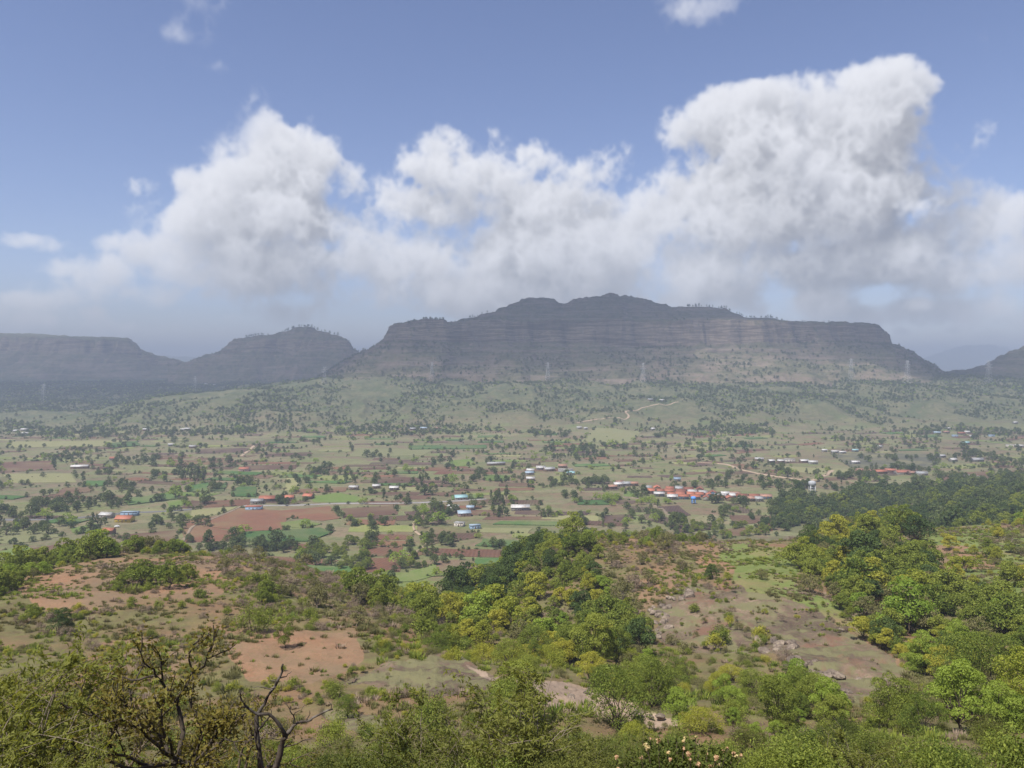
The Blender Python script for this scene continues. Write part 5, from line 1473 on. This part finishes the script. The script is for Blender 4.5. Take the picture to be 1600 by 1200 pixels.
def jmesh(kind, i):
    P = K[kind].p
    i %= len(P)
    if (kind, i) not in JM: JM[(kind, i)] = joined(NAMES[kind][0], P[i][0], P[i][1])
    return JM[(kind, i)]
far_obj = {}
def small_plant(kind, x, y, z, s, phrase):
    i = random.randrange(len(K[kind].p))
    nm, cat = NAMES[kind]
    o = link(nm, jmesh(kind, i), None, (x, y, z - .2), (0, 0, random.uniform(0, 6.283)), (s * random.uniform(.88, 1.12), s * random.uniform(.88, 1.12), s * random.uniform(.85, 1.2)))
    size = 'large ' if s > 1.05 else 'small ' if s < .75 else ''
    tag(o, size + LOOK[kind] + ' ' + phrase, cat, size + plural(nm) + ' ' + phrase)
    far_obj.setdefault((kind, i), o)
    return o
LIM = {'valley': 290, 'slim': 120, 'vlime': 90, 'vscrub': 250, 'vdry': 150, 'mid': 55, 'dark': 80, 'bush': 20}
order = sorted(range(len(vt)), key=lambda i: -KH[vt[i][0]] * vt[i][3] / vt[i][2])
vc = {}; rest = {}
for i in order:
    k, x, y, s = vt[i]; z = float(az_[i])
    px, py = project(x, y, z)
    if py - F * KH[k] * s / y > float(hidden_row(np.array(x), np.array(y))) + 1: continue   # behind the land in front
    vc[k] = vc.get(k, 0) + 1
    inview = -20 < px < 1620
    if vc[k] <= LIM.get(k, 50) and inview: small_plant(k, x, y, z, s, land_phrase(px, py))
    else: rest.setdefault(k, []).append(((x, y, z - .2), s))
print('valley trees', vc, {k: len(v) for k, v in rest.items()}, round(time.time() - T0, 1))

def proto_objs(kind):
    out = []
    for i in range(len(K[kind].p)):
        if (kind, i) in far_obj: out.append(far_obj[(kind, i)])
    return out
def scat(name, label, mix, pts, base_scale, seed, lo=.7, hi=1.3):
    """mix: {kind: weight}"""
    r = np.random.default_rng(seed)
    protos, w = [], []
    for k, v in mix.items():
        po = proto_objs(k)
        for p in po: protos.append(p); w.append(v / len(po))
    w = np.array(w) / sum(w)
    idx = r.choice(len(protos), len(pts), p=w)
    s = base_scale * r.uniform(lo, hi, len(pts))[:, None] * r.uniform(.88, 1.12, (len(pts), 3))
    return scatter(name, label, protos, pts, s, None, idx)
allrest = [(k, p, s) for k, v in rest.items() for p, s in v]
if allrest:
    r = np.random.default_rng(4)
    protos = []; pk = {}
    for k in rest:
        po = proto_objs(k); pk[k] = list(range(len(protos), len(protos) + len(po))); protos += po
    idx = [random.choice(pk[k]) for k, p, s in allrest]
    scatter('distant_trees', 'small distant trees and bushes dotted over the valley fields', protos, [p for k, p, s in allrest], np.array([[s, s, s] for k, p, s in allrest]), None, idx)

# woods on the foothills and along the feet of the mesas
r = np.random.default_rng(99)
n = 190000
d = np.sqrt(r.uniform(1500 ** 2, 3600 ** 2, n)); u = r.uniform(-.74, .74, n)
x, y = u * d, d
z = ground_z(x, y)
px, py = project(x, y, z)
dens = fbm(x / 120, y / 120, 5, 701) * 1.5 + (np.abs(fbm(x / 100, y / 200, 4, 31)) - .2) * 1.6
dens += .24 + .50 * smooth01((px - 1000) / 250) * smooth01((645 - py) / 25)
dens += .35 * smooth01((330 - px) / 80) * smooth01((y - 2000) / 300)
dens += .45 * smooth01((y - 2000) / 150) + .3 * smooth01((330 - px) / 120)
dens -= .18 * smooth01((py - 640) / 20)
ok = dens > r.uniform(.0, .85, n)
ok &= hidden_row(x, y) > py - 6
ok &= clear_of_houses(x, y)
pts = np.stack([x, y, z - .3], -1)[ok]
print('foothill', len(pts))
scat('hillside_woods', 'low woods and scrub speckling the hazy foothills', {'valley': 3, 'vscrub': 4, 'vdry': 2, 'vlime': .5}, pts, .74, 41, .5, 1.25)
def mesa_trees(name, label, M, zlo, zhi, n, seed, amount, sc):
    u, d, Z = M
    r = np.random.default_rng(seed)
    j = r.integers(0, len(u) - 1, n); i = r.integers(0, len(d) - 1, n)
    fj, fi = r.random(n), r.random(n)
    dd = d[i] + (d[i + 1] - d[i]) * fi; uu = u[j] + (u[j + 1] - u[j]) * fj
    z = (Z[i, j] * (1 - fj) + Z[i, j + 1] * fj) * (1 - fi) + (Z[i + 1, j] * (1 - fj) + Z[i + 1, j + 1] * fj) * fi
    steep = np.abs(Z[i + 1, j] - Z[i, j]) / (d[i + 1] - d[i])
    x = uu * dd
    f = fbm(x / 110, dd / 80, 4, seed) + amount - .7 * smooth01((z - zlo) / (zhi - zlo))
    ok = (f > r.uniform(0, .6, n)) & (steep < 1.0)
    pts = np.stack([x, dd, z - .4], -1)[ok]
    scat(name, label, {'valley': 3, 'vscrub': 4, 'vdry': 2}, pts, sc, seed)
    print(name, len(pts))
mesa_trees('mesa_scrub', 'dark scrub on the lower slopes of the long mesa', MAINM, 130, 330, 16000, 811, .42, .8)
mesa_trees('hill_scrub', 'dark scrub on the slopes of the small flat hill', LMID, 120, 330, 5000, 821, .35, .9)
# trees standing on the skyline
def skyline_trees(M, spans, phrase, seed):
    u, d, Z = M
    r = np.random.default_rng(seed)
    for px0, px1, n, sc in spans:
        for q in range(n):
            px = r.uniform(px0, px1); uu = (px - 800) / F
            j = int(np.clip(np.searchsorted(u, uu), 0, len(u) - 1))
            row = (Z[:, j] - CAMZ) / d
            i = int(np.argmax(row))
            small_plant('slim' if r.random() < .6 else 'valley', u[j] * d[i], d[i], Z[i, j], sc * r.uniform(.6, 1.3), phrase)
skyline_trees(MAINM, [(1072, 1142, 26, .85), (1150, 1215, 20, .85), (1245, 1262, 4, .7), (1285, 1295, 3, .6), (725, 768, 7, .8)], 'on the skyline of the long mesa', 1)
skyline_trees(LMID, [(380, 425, 12, 1.2), (440, 530, 34, 1.2)], 'on the skyline of the small flat hill', 2)
print('forest', round(time.time() - T0, 1))

# ================================================================== clouds overhead, above the frame: they throw the shade on the mesas
def shade_cloud(cx, cy, rx, ry, alt, label, seed, thin=0.0, hole=None, ang=0.0):
    """cx, cy: where its shadow falls at 250 m height"""
    off = (alt - 250) / SD[2]
    ox, oy = cx + SD[0] * off, cy + SD[1] * off
    n, m = 40, 22
    th = np.linspace(0, 2 * np.pi, n, endpoint=False); ph = np.linspace(-1, 1, m)
    TH, PH = np.meshgrid(th, ph)
    c = np.sqrt(np.clip(1 - PH ** 2, 0, 1)) ** .6
    wob = 1 + .34 * fbm(np.cos(TH) * 2.2 + seed, np.sin(TH) * 2.2, 4, seed)
    X = c * np.cos(TH) * rx * wob; Y = c * np.sin(TH) * ry * wob
    Zc = np.where(PH > 0, PH * 260, PH * 90) * (1 + .5 * fbm(np.cos(TH) * c * 3, np.sin(TH) * c * 3, 3, seed + 5))
    v = np.stack([X, Y, Zc], -1).reshape(-1, 3)
    i = np.arange(m - 1)[:, None] * n + np.arange(n)[None, :]
    j = np.arange(m - 1)[:, None] * n + (np.arange(n)[None, :] + 1) % n
    f = np.stack([i, j, j + n, i + n], -1).reshape(-1, 4)
    mt, nt = mat_new('cloud_vapour'); t = NT(nt)
    g = t.n('ShaderNodeTexCoord').outputs['Object']
    # vapour thins out towards the rim and in torn patches
    sx = t.n('ShaderNodeVectorMath', operation='MULTIPLY'); t.l(g, sx.inputs[0]); sx.inputs[1].default_value = (1 / rx, 1 / ry, 0)
    ln = t.n('ShaderNodeVectorMath', operation='LENGTH'); t.l(sx.outputs[0], ln.inputs[0])
    nz = t.noise(.0035, 5, .6, g)
    a = t.mr(t.math('ADD', ln.outputs['Value'], t.math('MULTIPLY', t.math('SUBTRACT', nz, .5), 1.1)), .42, 1.18, .92 - thin, 0)
    d_ = t.n('ShaderNodeBsdfDiffuse'); d_.inputs[0].default_value = (.9, .9, .9, 1)
    tl = t.n('ShaderNodeBsdfTranslucent'); tl.inputs[0].default_value = (.9, .9, .9, 1)
    mm = t.n('ShaderNodeMixShader'); mm.inputs[0].default_value = .5; t.l(d_.outputs[0], mm.inputs[1]); t.l(tl.outputs[0], mm.inputs[2])
    tp = t.n('ShaderNodeBsdfTransparent'); mx = t.n('ShaderNodeMixShader'); t.l(a, mx.inputs[0]); t.l(tp.outputs[0], mx.inputs[1]); t.l(mm.outputs[0], mx.inputs[2])
    t.out(mx.outputs[0])
    tag(link('cloud', mk_mesh('cloud', v, f, True, [mt]), None, (ox, oy, alt), (0, 0, ang)), label, kind='stuff')
shade_cloud(-1500, 3500, 2100, 1350, 2500, 'broad cloud shading the western mesas', 3, .40)
shade_cloud(-110, 2720, 1020, 580, 2250, 'cloud shading the near end of the long mesa', 7, .22)
shade_cloud(1330, 2780, 680, 600, 2250, 'cloud shading the far end of the long mesa', 9, .15)
shade_cloud(430, 3120, 1050, 480, 2350, 'cloud shading the twin peaks of the mesa', 11, .15)

# ================================================================== overflow of the near plants, undergrowth and tufts
near_obj = {}
def near_protos(kind):
    return [near_obj[k] for k in near_obj if k[0] == kind]
pts, scs, idx, protos, pidx = [], [], [], [], {}
for kind, lst in over.items():
    for q, (p, s) in enumerate(lst):
        i = q % len(K[kind].p)
        if (kind, i) not in near_obj:
            o = link(NAMES[kind][0], jmesh(kind, i), None, (p[0], p[1], p[2] - .1), (0, 0, q * 1.3), (s, s, s))
            px, py = project(p[0], p[1], p[2])
            tag(o, LOOK[kind] + f' half hidden in the thickets of the near slopes', NAMES[kind][1], plural(NAMES[kind][0]) + ' hidden in the thickets')
            near_obj[(kind, i)] = o; pidx[(kind, i)] = len(protos); protos.append(o)
            continue
        pts.append((p[0], p[1], p[2] - .12)); scs.append((s, s, s)); idx.append(pidx[(kind, i)])
if pts: scatter('thicket', 'dense low growth filling in between the near trees', protos, pts, np.array(scs), None, idx)
# grass tufts and seedling scrub
def tuft_mesh(seed, n, h, w, mat):
    r = np.random.default_rng(seed)
    a = r.random(n) * 6.283; rad = w * np.sqrt(r.random(n)) * .5
    b = np.stack([rad * np.cos(a), rad * np.sin(a), np.zeros(n)], -1)
    d = np.stack([np.cos(a), np.sin(a), np.zeros(n)], -1)
    hh = h * r.uniform(.5, 1.2, n)[:, None]
    side = np.stack([-np.sin(a), np.cos(a), np.zeros(n)], -1) * w * .06
    tip = b + d * hh * r.uniform(.1, .6, (n, 1)) + np.array([0, 0, 1.]) * hh
    v = np.stack([b - side, b + side, b * .5 + tip * .5 + side * .8 + np.array([0, 0, .08]) * hh, tip], 1).reshape(-1, 3)
    me = mk_mesh('grass_tuft', v, np.arange(n * 4).reshape(n, 4), False, [mat])
    at = me.attributes.new('leaf', 'FLOAT', 'POINT'); at.data.foreach_set('value', np.repeat(r.random(n), 4).astype(np.float32))
    return me
tp = []
for i, (m_, px, py) in enumerate([('grassy', 470, 1040), ('olive', 420, 1045), ('mid', 505, 1050), ('dry', 330, 1005)]):
    h = hit(px, py, 60)
    o = link('grass_tuft', tuft_mesh(70 + i, 46, .42, .9, FM[m_]), None, (h[0], h[1], h[2] - .03))
    tag(o, ['straw coloured', 'dusty olive', 'green', 'withered brown'][i] + ' grass tuft beside the bare orange patch', 'grass tuft', 'grass tufts at the bare patch')
    tp.append(o)
r = np.random.default_rng(55)
n = 60000
d = np.sqrt(r.uniform(62 ** 2, 330 ** 2, n)); u = r.uniform(-.75, .75, n)
x, y = u * d, d; z = ground_z(x, y)
px, py = project(x, y, z)
dn = fbm(x / 9, y / 9, 3, 66) + .1
bare = np.zeros(n, bool)
for p in COVER['rock'] + COVER['pale'] + COVER['soil'][1:2]: bare |= poly_mask(px, py, p)
ok = (dn > r.uniform(-.25, .55, n)) & (~bare | (r.random(n) < .10)) & (hidden_row(x, y) > py - 3)
P = np.stack([x, y, z - .03], -1)[ok]
s_ = r.lognormal(0, .35, len(P))
g_ = fbm(P[:, 0] / 25, P[:, 1] / 25, 2, 68)
ix = np.where(g_ > .18, 2, np.where(g_ > -.05, 1, np.where(g_ > -.25, 0, 3))); ix = np.where(r.random(len(P)) < .3, r.integers(0, 4, len(P)), ix)
scatter('grass', 'short dry and green grass over the near slopes', tp, P, np.stack([s_, s_, s_ * .9], -1), None, ix)
# low seedlings and brush
mead = poly_mask(px, py, COVER['grass'][0])
ok2 = (fbm(x / 17, y / 17, 3, 69) > r.uniform(-.05, 1.3, n)) & (~mead | (r.random(n) < .15)) & (~poly_mask(px, py, COVER['soil'][0]) | (r.random(n) < .12)) & (~bare | (r.random(n) < .25)) & (hidden_row(x, y) > py - 6)
P = np.stack([x, y, z - .05], -1)[ok2]
if near_protos('bush'):
    pr = near_protos('bush') + near_protos('dry') + near_protos('obush') + near_protos('ybush')
    s_ = .30 * r.lognormal(0, .38, len(P))
    scatter('undergrowth', 'knee-high brush and seedlings over the near slopes', pr, P, np.stack([s_, s_, s_], -1))
print('tufts', len(P), ok.sum(), round(time.time() - T0, 1))

# ------------------------------------------------------------------ boulders
M_ROCK = None
def rock_mat():
    m, nt = mat_new('weathered_boulder'); t = NT(nt)
    g = t.n('ShaderNodeTexCoord').outputs['Object']; oi = t.n('ShaderNodeObjectInfo')
    col = t.mix(t.mr(t.noise(1.4, 6, .65, g), .35, .65), (.10, .082, .072), (.27, .225, .18))
    col = t.mix(t.mr(t.noise(4., 4, .6, g), .58, .68), col, (.17, .165, .11))
    col = t.mix(1.0, col, t.ramp(oi.outputs['Random'], [(0, (.62, .6, .6)), (1, (1.15, 1.1, 1.05))]), 'MULTIPLY')
    t.out(t.diffuse(col, t.bump(t.noise(3, 6, .7, g), .8, .3))); return m
M_ROCK = rock_mat()
RM = []
for i in range(7):
    bm = bmesh.new(); bmesh.ops.create_icosphere(bm, subdivisions=2, radius=1)
    rr = random.Random(i + 30); ax3 = (rr.uniform(.75, 1.3), rr.uniform(.7, 1.1), rr.uniform(.42, .75))
    planes = [(Vector((rr.gauss(0, 1), rr.gauss(0, 1), rr.gauss(0, .8))).normalized(), rr.uniform(.55, .85)) for _ in range(9)]
    for v in bm.verts:
        for n_, k in planes:
            dd = v.co.dot(n_)
            if dd > k: v.co -= n_ * (dd - k) * .9
        v.co = Vector((v.co.x * ax3[0], v.co.y * ax3[1], v.co.z * ax3[2])) * (1 + rr.uniform(-.05, .05))
    me = bpy.data.meshes.new('boulder'); bm.to_mesh(me); bm.free(); me.materials.append(M_ROCK); RM.append(me)
def boulders(spots, phrase, seed):
    rr = random.Random(seed); k = 0
    for px, py, hw, hh, n, s0, s1 in spots:
        for _ in range(n):
            h = hit(px + rr.uniform(-hw, hw), py + rr.uniform(-hh, hh), 60)
            s = rr.uniform(s0, s1)
            o = link('boulder', rr.choice(RM), None, (h[0], h[1], h[2] + s * .12), (rr.uniform(-.3, .3), rr.uniform(-.3, .3), rr.uniform(0, 6.28)), (s * rr.uniform(.8, 1.3), s * rr.uniform(.8, 1.2), s * rr.uniform(.8, 1.2)))
            tag(o, ('large ' if s > 1.2 else 'small ' if s < .7 else '') + 'weathered brown boulder ' + phrase, 'boulder', ('large ' if s > 1.2 else 'small ' if s < .7 else '') + 'boulders ' + phrase); k += 1
boulders([(1215, 1010, 30, 10, 14, .5, 1.5), (1250, 1030, 25, 14, 14, .5, 1.4)], 'in the broken rock above the ravine trees', 1)
boulders([(1290, 1062, 24, 12, 22, .5, 1.3), (1310, 1090, 14, 12, 12, .5, 1.2)], 'in the dark boulder pile', 2)
boulders([(1360, 1065, 26, 3, 9, .35, .7), (1400, 1085, 16, 5, 8, .4, .8)], 'along the lip of the dark slab', 3)
boulders([(1030, 970, 16, 26, 22, .5, 1.4), (1060, 930, 20, 8, 8, .6, 1.5)], 'beside the eroded bank of the upper slab', 4)
boulders([(880, 1085, 50, 10, 8, .3, .7), (1010, 1115, 22, 6, 8, .3, .8), (700, 1045, 30, 8, 6, .3, .7)], 'lying on the pale lower slab', 5)
boulders([(1313, 984, 2, 1, 1, .8, .9)], 'alone on the open rock shelf', 6)
boulders([(345, 886, 2, 2, 1, .8, .9)], 'alone on the bare knoll', 7)
boulders([(1560, 840, 20, 8, 6, .8, 1.6)], 'in the dry brush of the hill meadow', 8)

# ------------------------------------------------------------------ the nearest plants
FMN = {
    'shade': foliage_mat('leaf_near_olive_dimmed', (.050, .072, .016), (.115, .120, .028), (.17, .18, .045), .32),  # own olive tone, colour darkened further to imitate the dim light of the foreground
    'fine': foliage_mat('leaf_near_feathery', (.135, .155, .034), (.175, .185, .044), (.26, .26, .075), .45),
}
K['near'] = bush_kind('near_bush', 400, 4, 2.6, 3.2, 26, 6500, .105, FMN['shade'])
K['nearg'] = bush_kind('near_green_bush', 420, 3, 2.6, 3.2, 22, 5500, .12, FM['mid'])
def feathery(seed, h, w, stems, n, leaf):
    """arching thin stems with narrow leaves"""
    r = np.random.default_rng(seed); mb = MB(); pos = []; dirs = []
    for k in range(stems):
        a = r.random() * 6.283; L = h * r.uniform(.6, 1.15); sp = r.uniform(.15, .6) * w
        p0 = np.array([r.normal() * .12 * w, r.normal() * .12 * w, -.2]); e = np.array([sp * math.cos(a), sp * math.sin(a), 0])
        P = [p0 + e * t ** 1.7 + np.array([0, 0, L * (t - .22 * t ** 3)]) + r.normal(size=3) * .03 for t in np.linspace(0, 1, 7)]
        mb.tube(P, np.linspace(.022, .004, 7), 3, False)
        for q in range(7):
            t = r.uniform(.25, 1); i = min(5, int(t * 6)); f = t * 6 - i
            b0 = P[i] * (1 - f) + P[i + 1] * f
            b1 = b0 + np.array([r.normal(), r.normal(), r.uniform(.2, 1.2)]) * .28 * w * (1.2 - t * .6)
            mb.tube([b0, (b0 + b1) / 2 + (0, 0, .04), b1], [.008, .005, .002], 3, False)
            m = n // (stems * 7)
            tt = r.random((m, 1)); pos.append(b0 * (1 - tt) + b1 * tt + r.normal(size=(m, 3)) * .05); dirs.append(np.repeat((b1 - b0)[None], m, 0))
    t_ = mb.mesh('feathery_stem', M_BARK_PALE, True)
    pos = np.concatenate(pos)
    nrm = unit(np.array([0, 0, .7]) + .7 * r.standard_normal(pos.shape))
    return t_, leaf_mesh('feathery_foliage', r, pos, nrm, leaf * r.uniform(.6, 1.4, len(pos)), FMN['fine'], .24), None
K['feather'] = Kind([feathery(440 + i, 3.4, 2.6, 12, 5200, .13) for i in range(3)])
NAMES.update({'near': ('near_bush', 'bush'), 'nearg': ('broadleaf_bush', 'bush'), 'feather': ('feathery_shrub', 'shrub')})
LOOK.update({'near': 'olive small-leaved bush', 'nearg': 'green broad-leaved bush', 'feather': 'feathery thin-stemmed shrub'})
KHN = {'near': 2.6, 'nearg': 2.6, 'feather': 3.4}
def near_plant(kind, px, d, s, phrase, sink=.1, sec=None):
    x = (px - 800) / F * d; z = float(ground_z(x, d))
    if sec:
        phrase += ', ' + ('western', 'middle', 'eastern')[min(2, int((px - sec[0]) / (sec[1] - sec[0]) * 3))] + ' part'
    e = plant(kind, x, d, z - sink, s, phrase, size=('tall ' if s * KHN[kind] > 3.0 else 'low ' if s * KHN[kind] < 2.1 else '') if sec else '')
    return e
rr = random.Random(12)
# feathery growth filling the lower left corner, taller towards the edge
for i in range(30):
    px = rr.uniform(-120, 330); d = rr.uniform(13, 40)
    near_plant('feather', px, d, rr.uniform(.7, 1.1) * (1.15 if px < 60 else .75 if px < 130 else .5), 'in the feathery growth round the branching tree', sec=(-120, 330))
for px, d, s in [(20, 20, 1.55), (-40, 24, 1.7), (75, 26, 1.5), (110, 30, 1.3)]:
    near_plant('feather', px, d, s, 'standing tallest in the lower left corner')
for i in range(30):
    px = rr.uniform(300, 560); d = rr.uniform(24, 62)
    near_plant(rr.choice(['near', 'near', 'nearg', 'feather']), px, d, rr.uniform(.45, .8), 'in the undergrowth round the bare forked tree', sec=(300, 560))
for i in range(64):
    px = rr.uniform(540, 960); d = rr.uniform(22, 66)
    near_plant(rr.choice(['near', 'near', 'feather', 'feather', 'nearg']), px, d, rr.uniform(.4, .95), 'in the near thicket below the pale slab', sec=(540, 960))
for i in range(70):
    px = rr.uniform(940, 1680); d = rr.uniform(26, 72)
    near_plant(rr.choice(['near', 'nearg', 'nearg', 'near', 'feather']), px, d, rr.uniform(.45, 1.05), 'in the near thicket at the ravine foot', sec=(940, 1680))
for px, d, s, w in [(805, 30, 1.75, 'with a lone tall spray before the pale slab'), (640, 30, 1.55, 'with a long bent stem in the near thicket'), (720, 34, 1.3, 'left of the lone tall spray'), (900, 36, 1.2, 'right of the lone tall spray')]:
    near_plant('feather', px, d, s, w)

def branching(seed, h, stems, spread, rad, depth, leafn, leafs, fmat, bark, name, bare=False):
    r = np.random.default_rng(seed); mb = MB(); tips = []
    def grow(p, d, L, rd, k):
        n = 4; P = [p]; q = p.copy(); dd = d.copy()
        for i in range(n):
            dd = unit(dd + r.normal(size=3) * .22 + np.array([0, 0, .06]))
            q = q + dd * L / n; P.append(q.copy())
        R = np.linspace(rd, rd * .66, n + 1)
        mb.tube(P, R, 7 if k > 2 else 5 if k > 1 else 4, False)
        if k <= 2:
            for t in P[1:]: tips.append((t, dd))
        if k == 0: return
        m = 2 + (r.random() < .55)
        for c in range(m):
            ax = unit(np.cross(dd, r.standard_normal(3)))
            a = r.uniform(.35, .85)
            nd = unit(dd * math.cos(a) + ax * math.sin(a))
            st = P[-1] if c < 2 else P[-2]
            grow(st, nd, L * r.uniform(.62, .86), rd * (.62 if c else .68), k - 1)
    for sidx in range(stems):
        a = 6.283 * sidx / stems + r.random()
        grow(np.array([math.cos(a) * .2, math.sin(a) * .2, -.5]), unit(np.array([math.cos(a) * spread, math.sin(a) * spread, 1.])), h * .34, rad, depth)
    tm = mb.mesh(name + '_trunk', bark, True)
    T = np.array([t[0] for t in tips])
    k = r.integers(0, len(T), leafn)
    pos = T[k] + r.normal(size=(leafn, 3)) * .17
    nrm = unit(np.array([0, 0, .5]) + .9 * r.standard_normal((leafn, 3)))
    cm = leaf_mesh(name + '_crown', r, pos, nrm, leafs * r.uniform(.6, 1.4, leafn), fmat, .5)
    return tm, cm
def feature_tree(px, d, s, seed, h, label, leafn=9000):
    x = (px - 800) / F * d; z = float(ground_z(x, d))
    tm, cm = branching(seed, h, 3, .42, .145, 4, leafn, .15, FM['rusty'], M_BARK, 'branching_tree')
    e = link('branching_tree', None, None, (x, d, z), (0, 0, seed), (s, s, s)); tag(e, label, 'tree')
    link('trunk', tm, e); link('crown', cm, e)
feature_tree(255, 25, .95, 3, 7.2, 'dark-limbed spreading tree with rusty olive leaves in the near undergrowth', 5600)
feature_tree(352, 27, .66, 9, 6.4, 'smaller rusty-leaved tree beside the bare forked tree', 3600)
feature_tree(160, 36, .8, 14, 6.5, 'thin rusty-leaved tree behind the feathery growth', 3600)

# the bare forked tree
def bare_tree():
    D0 = 24.0
    def P(px, py, dz=0.0):
        d = D0 + dz
        return np.array([(px - 800) / F * d, d, CAMZ + (HY - py) / F * d])
    base = P(418, 1290)
    mat = simple_mat('dead_wood', (.065, .052, .042), .45, 5.0, .9, .1, (.17, .15, .13))
    e = link('bare_tree', None, None, base); tag(e, 'bare dark forked tree with broken twigs among the near bushes', 'tree')
    r = np.random.default_rng(8)
    def limb(name, pts, r0, r1):
        pts = [p - base for p in pts]
        Q = []
        for a, b in zip(pts[:-1], pts[1:]):
            for t in (0, .33, .66): Q.append(a * (1 - t) + b * t + r.normal(size=3) * .018)
        Q.append(pts[-1])
        mb = MB(); mb.tube(Q, np.linspace(r0, r1, len(Q)) * .72 * r.uniform(.85, 1.2, len(Q)), 7)
        return link(name, mb.mesh(name, mat, True), e)
    limb('trunk', [P(405, 1300), P(406, 1200), P(402, 1150, .1), P(401, 1122, .2), P(412, 1098, .3), P(430, 1073, .3), P(437, 1055, .2), P(442, 1038, .1)], .135, .035)
    limb('trunk', [P(432, 1300, .2), P(432, 1200, .2), P(440, 1165, .2), P(446, 1150, .1)], .15, .11)
    limb('branch', [P(446, 1152, .1), P(436, 1130, -.1), P(420, 1116, -.2), P(398, 1114, -.3), P(384, 1105, -.4), P(376, 1090, -.5), P(375, 1078, -.5)], .09, .02)
    limb('branch', [P(446, 1152, .1), P(460, 1133, .3), P(478, 1127, .5), P(498, 1118, .6), P(520, 1108, .8)], .09, .03)
    limb('branch', [P(430, 1073, .3), P(422, 1076, .2), P(408, 1073, .1), P(394, 1074, 0)], .035, .012)
    limb('branch', [P(437, 1060, .2), P(446, 1056, .3), P(456, 1049, .4)], .03, .01)
    limb('branch', [P(434, 1064, .2), P(426, 1063, .1), P(418, 1057, 0)], .025, .008)
    limb('branch', [P(384, 1106, -.4), P(376, 1105, -.5), P(364, 1104, -.6)], .03, .01)
    limb('branch', [P(460, 1133, .3), P(459, 1118, .2), P(452, 1108, .1), P(446, 1100, .1)], .035, .012)
    limb('branch', [P(459, 1116, .2), P(468, 1110, .2), P(476, 1102, .2)], .022, .008)
    limb('branch', [P(478, 1127, .5), P(483, 1118, .5), P(484, 1110, .5)], .03, .014)
    limb('branch', [P(402, 1145, .1), P(412, 1128, 0), P(424, 1118, -.1), P(423, 1108, -.1)], .05, .015)
    limb('branch', [P(516, 1110, .8), P(518, 1102, .8), P(514, 1096, .8)], .022, .008)
bare_tree()

# the flowering bush at the lower edge
def flower_bush():
    d = 13.0
    x = (1055 - 800) / F * d; z = float(ground_z(x, d))
    r = np.random.default_rng(21)
    e = link('flowering_bush', None, None, (x, d, z)); tag(e, 'green bush with cream and pink flower heads at the lower edge', 'bush')
    top = CAMZ + (HY - 1165) / F * d - z
    mb = MB(); heads = []
    for k in range(44):
        a = r.uniform(-1, 1); hx = a * 1.05; hy = r.uniform(-.5, .6)
        hz = top * (1 - .10 * a * a) + r.normal() * .10 - .12 * abs(hy)
        p2 = np.array([hx, hy, hz]); p0 = np.array([hx * .25, hy * .3, -.1])
        mb.tube([p0, p0 * .45 + p2 * .55 + r.normal(size=3) * .05, p2], [.016, .011, .006], 4, False); heads.append(p2)
    link('stem', mb.mesh('stem', M_BARK, True), e)
    H = np.array(heads); k = r.integers(0, len(H), 5200)
    t = r.random((5200, 1)) ** .7
    pos = H[k] * (.55 + .43 * t) * np.array([1, 1, 1]) + r.normal(size=(5200, 3)) * .09
    link('foliage', leaf_mesh('foliage', r, pos, unit(np.array([0, 0, .7]) + .8 * r.standard_normal(pos.shape)), .075 * r.uniform(.6, 1.4, 5200), FMN['shade'], .5), e)
    fm = [foliage_mat('petal_cream', (.55, .47, .22), (.56, .42, .22), (.62, .54, .30), .3), foliage_mat('petal_pink', (.52, .33, .19), (.46, .28, .17), (.58, .44, .28), .3)]
    FMs = []
    for q in range(4):
        n = 26; dd = unit(r.standard_normal((n, 3)) + np.array([0, 0, .6]))
        FMs.append(leaf_mesh('flower', r, dd * .045 * r.uniform(.4, 1.1, (n, 1)), unit(dd + .5 * r.standard_normal((n, 3))), .05 * r.uniform(.7, 1.3, n), fm[q % 2], .7))
    for p in H[:30]:
        o = link('flower', FMs[int(r.integers(0, 4))], e, p + np.array([0, 0, .03])); s = r.uniform(.5, .95); o.scale = (s, s, s)
flower_bush()


print('done', round(time.time() - T0, 1))
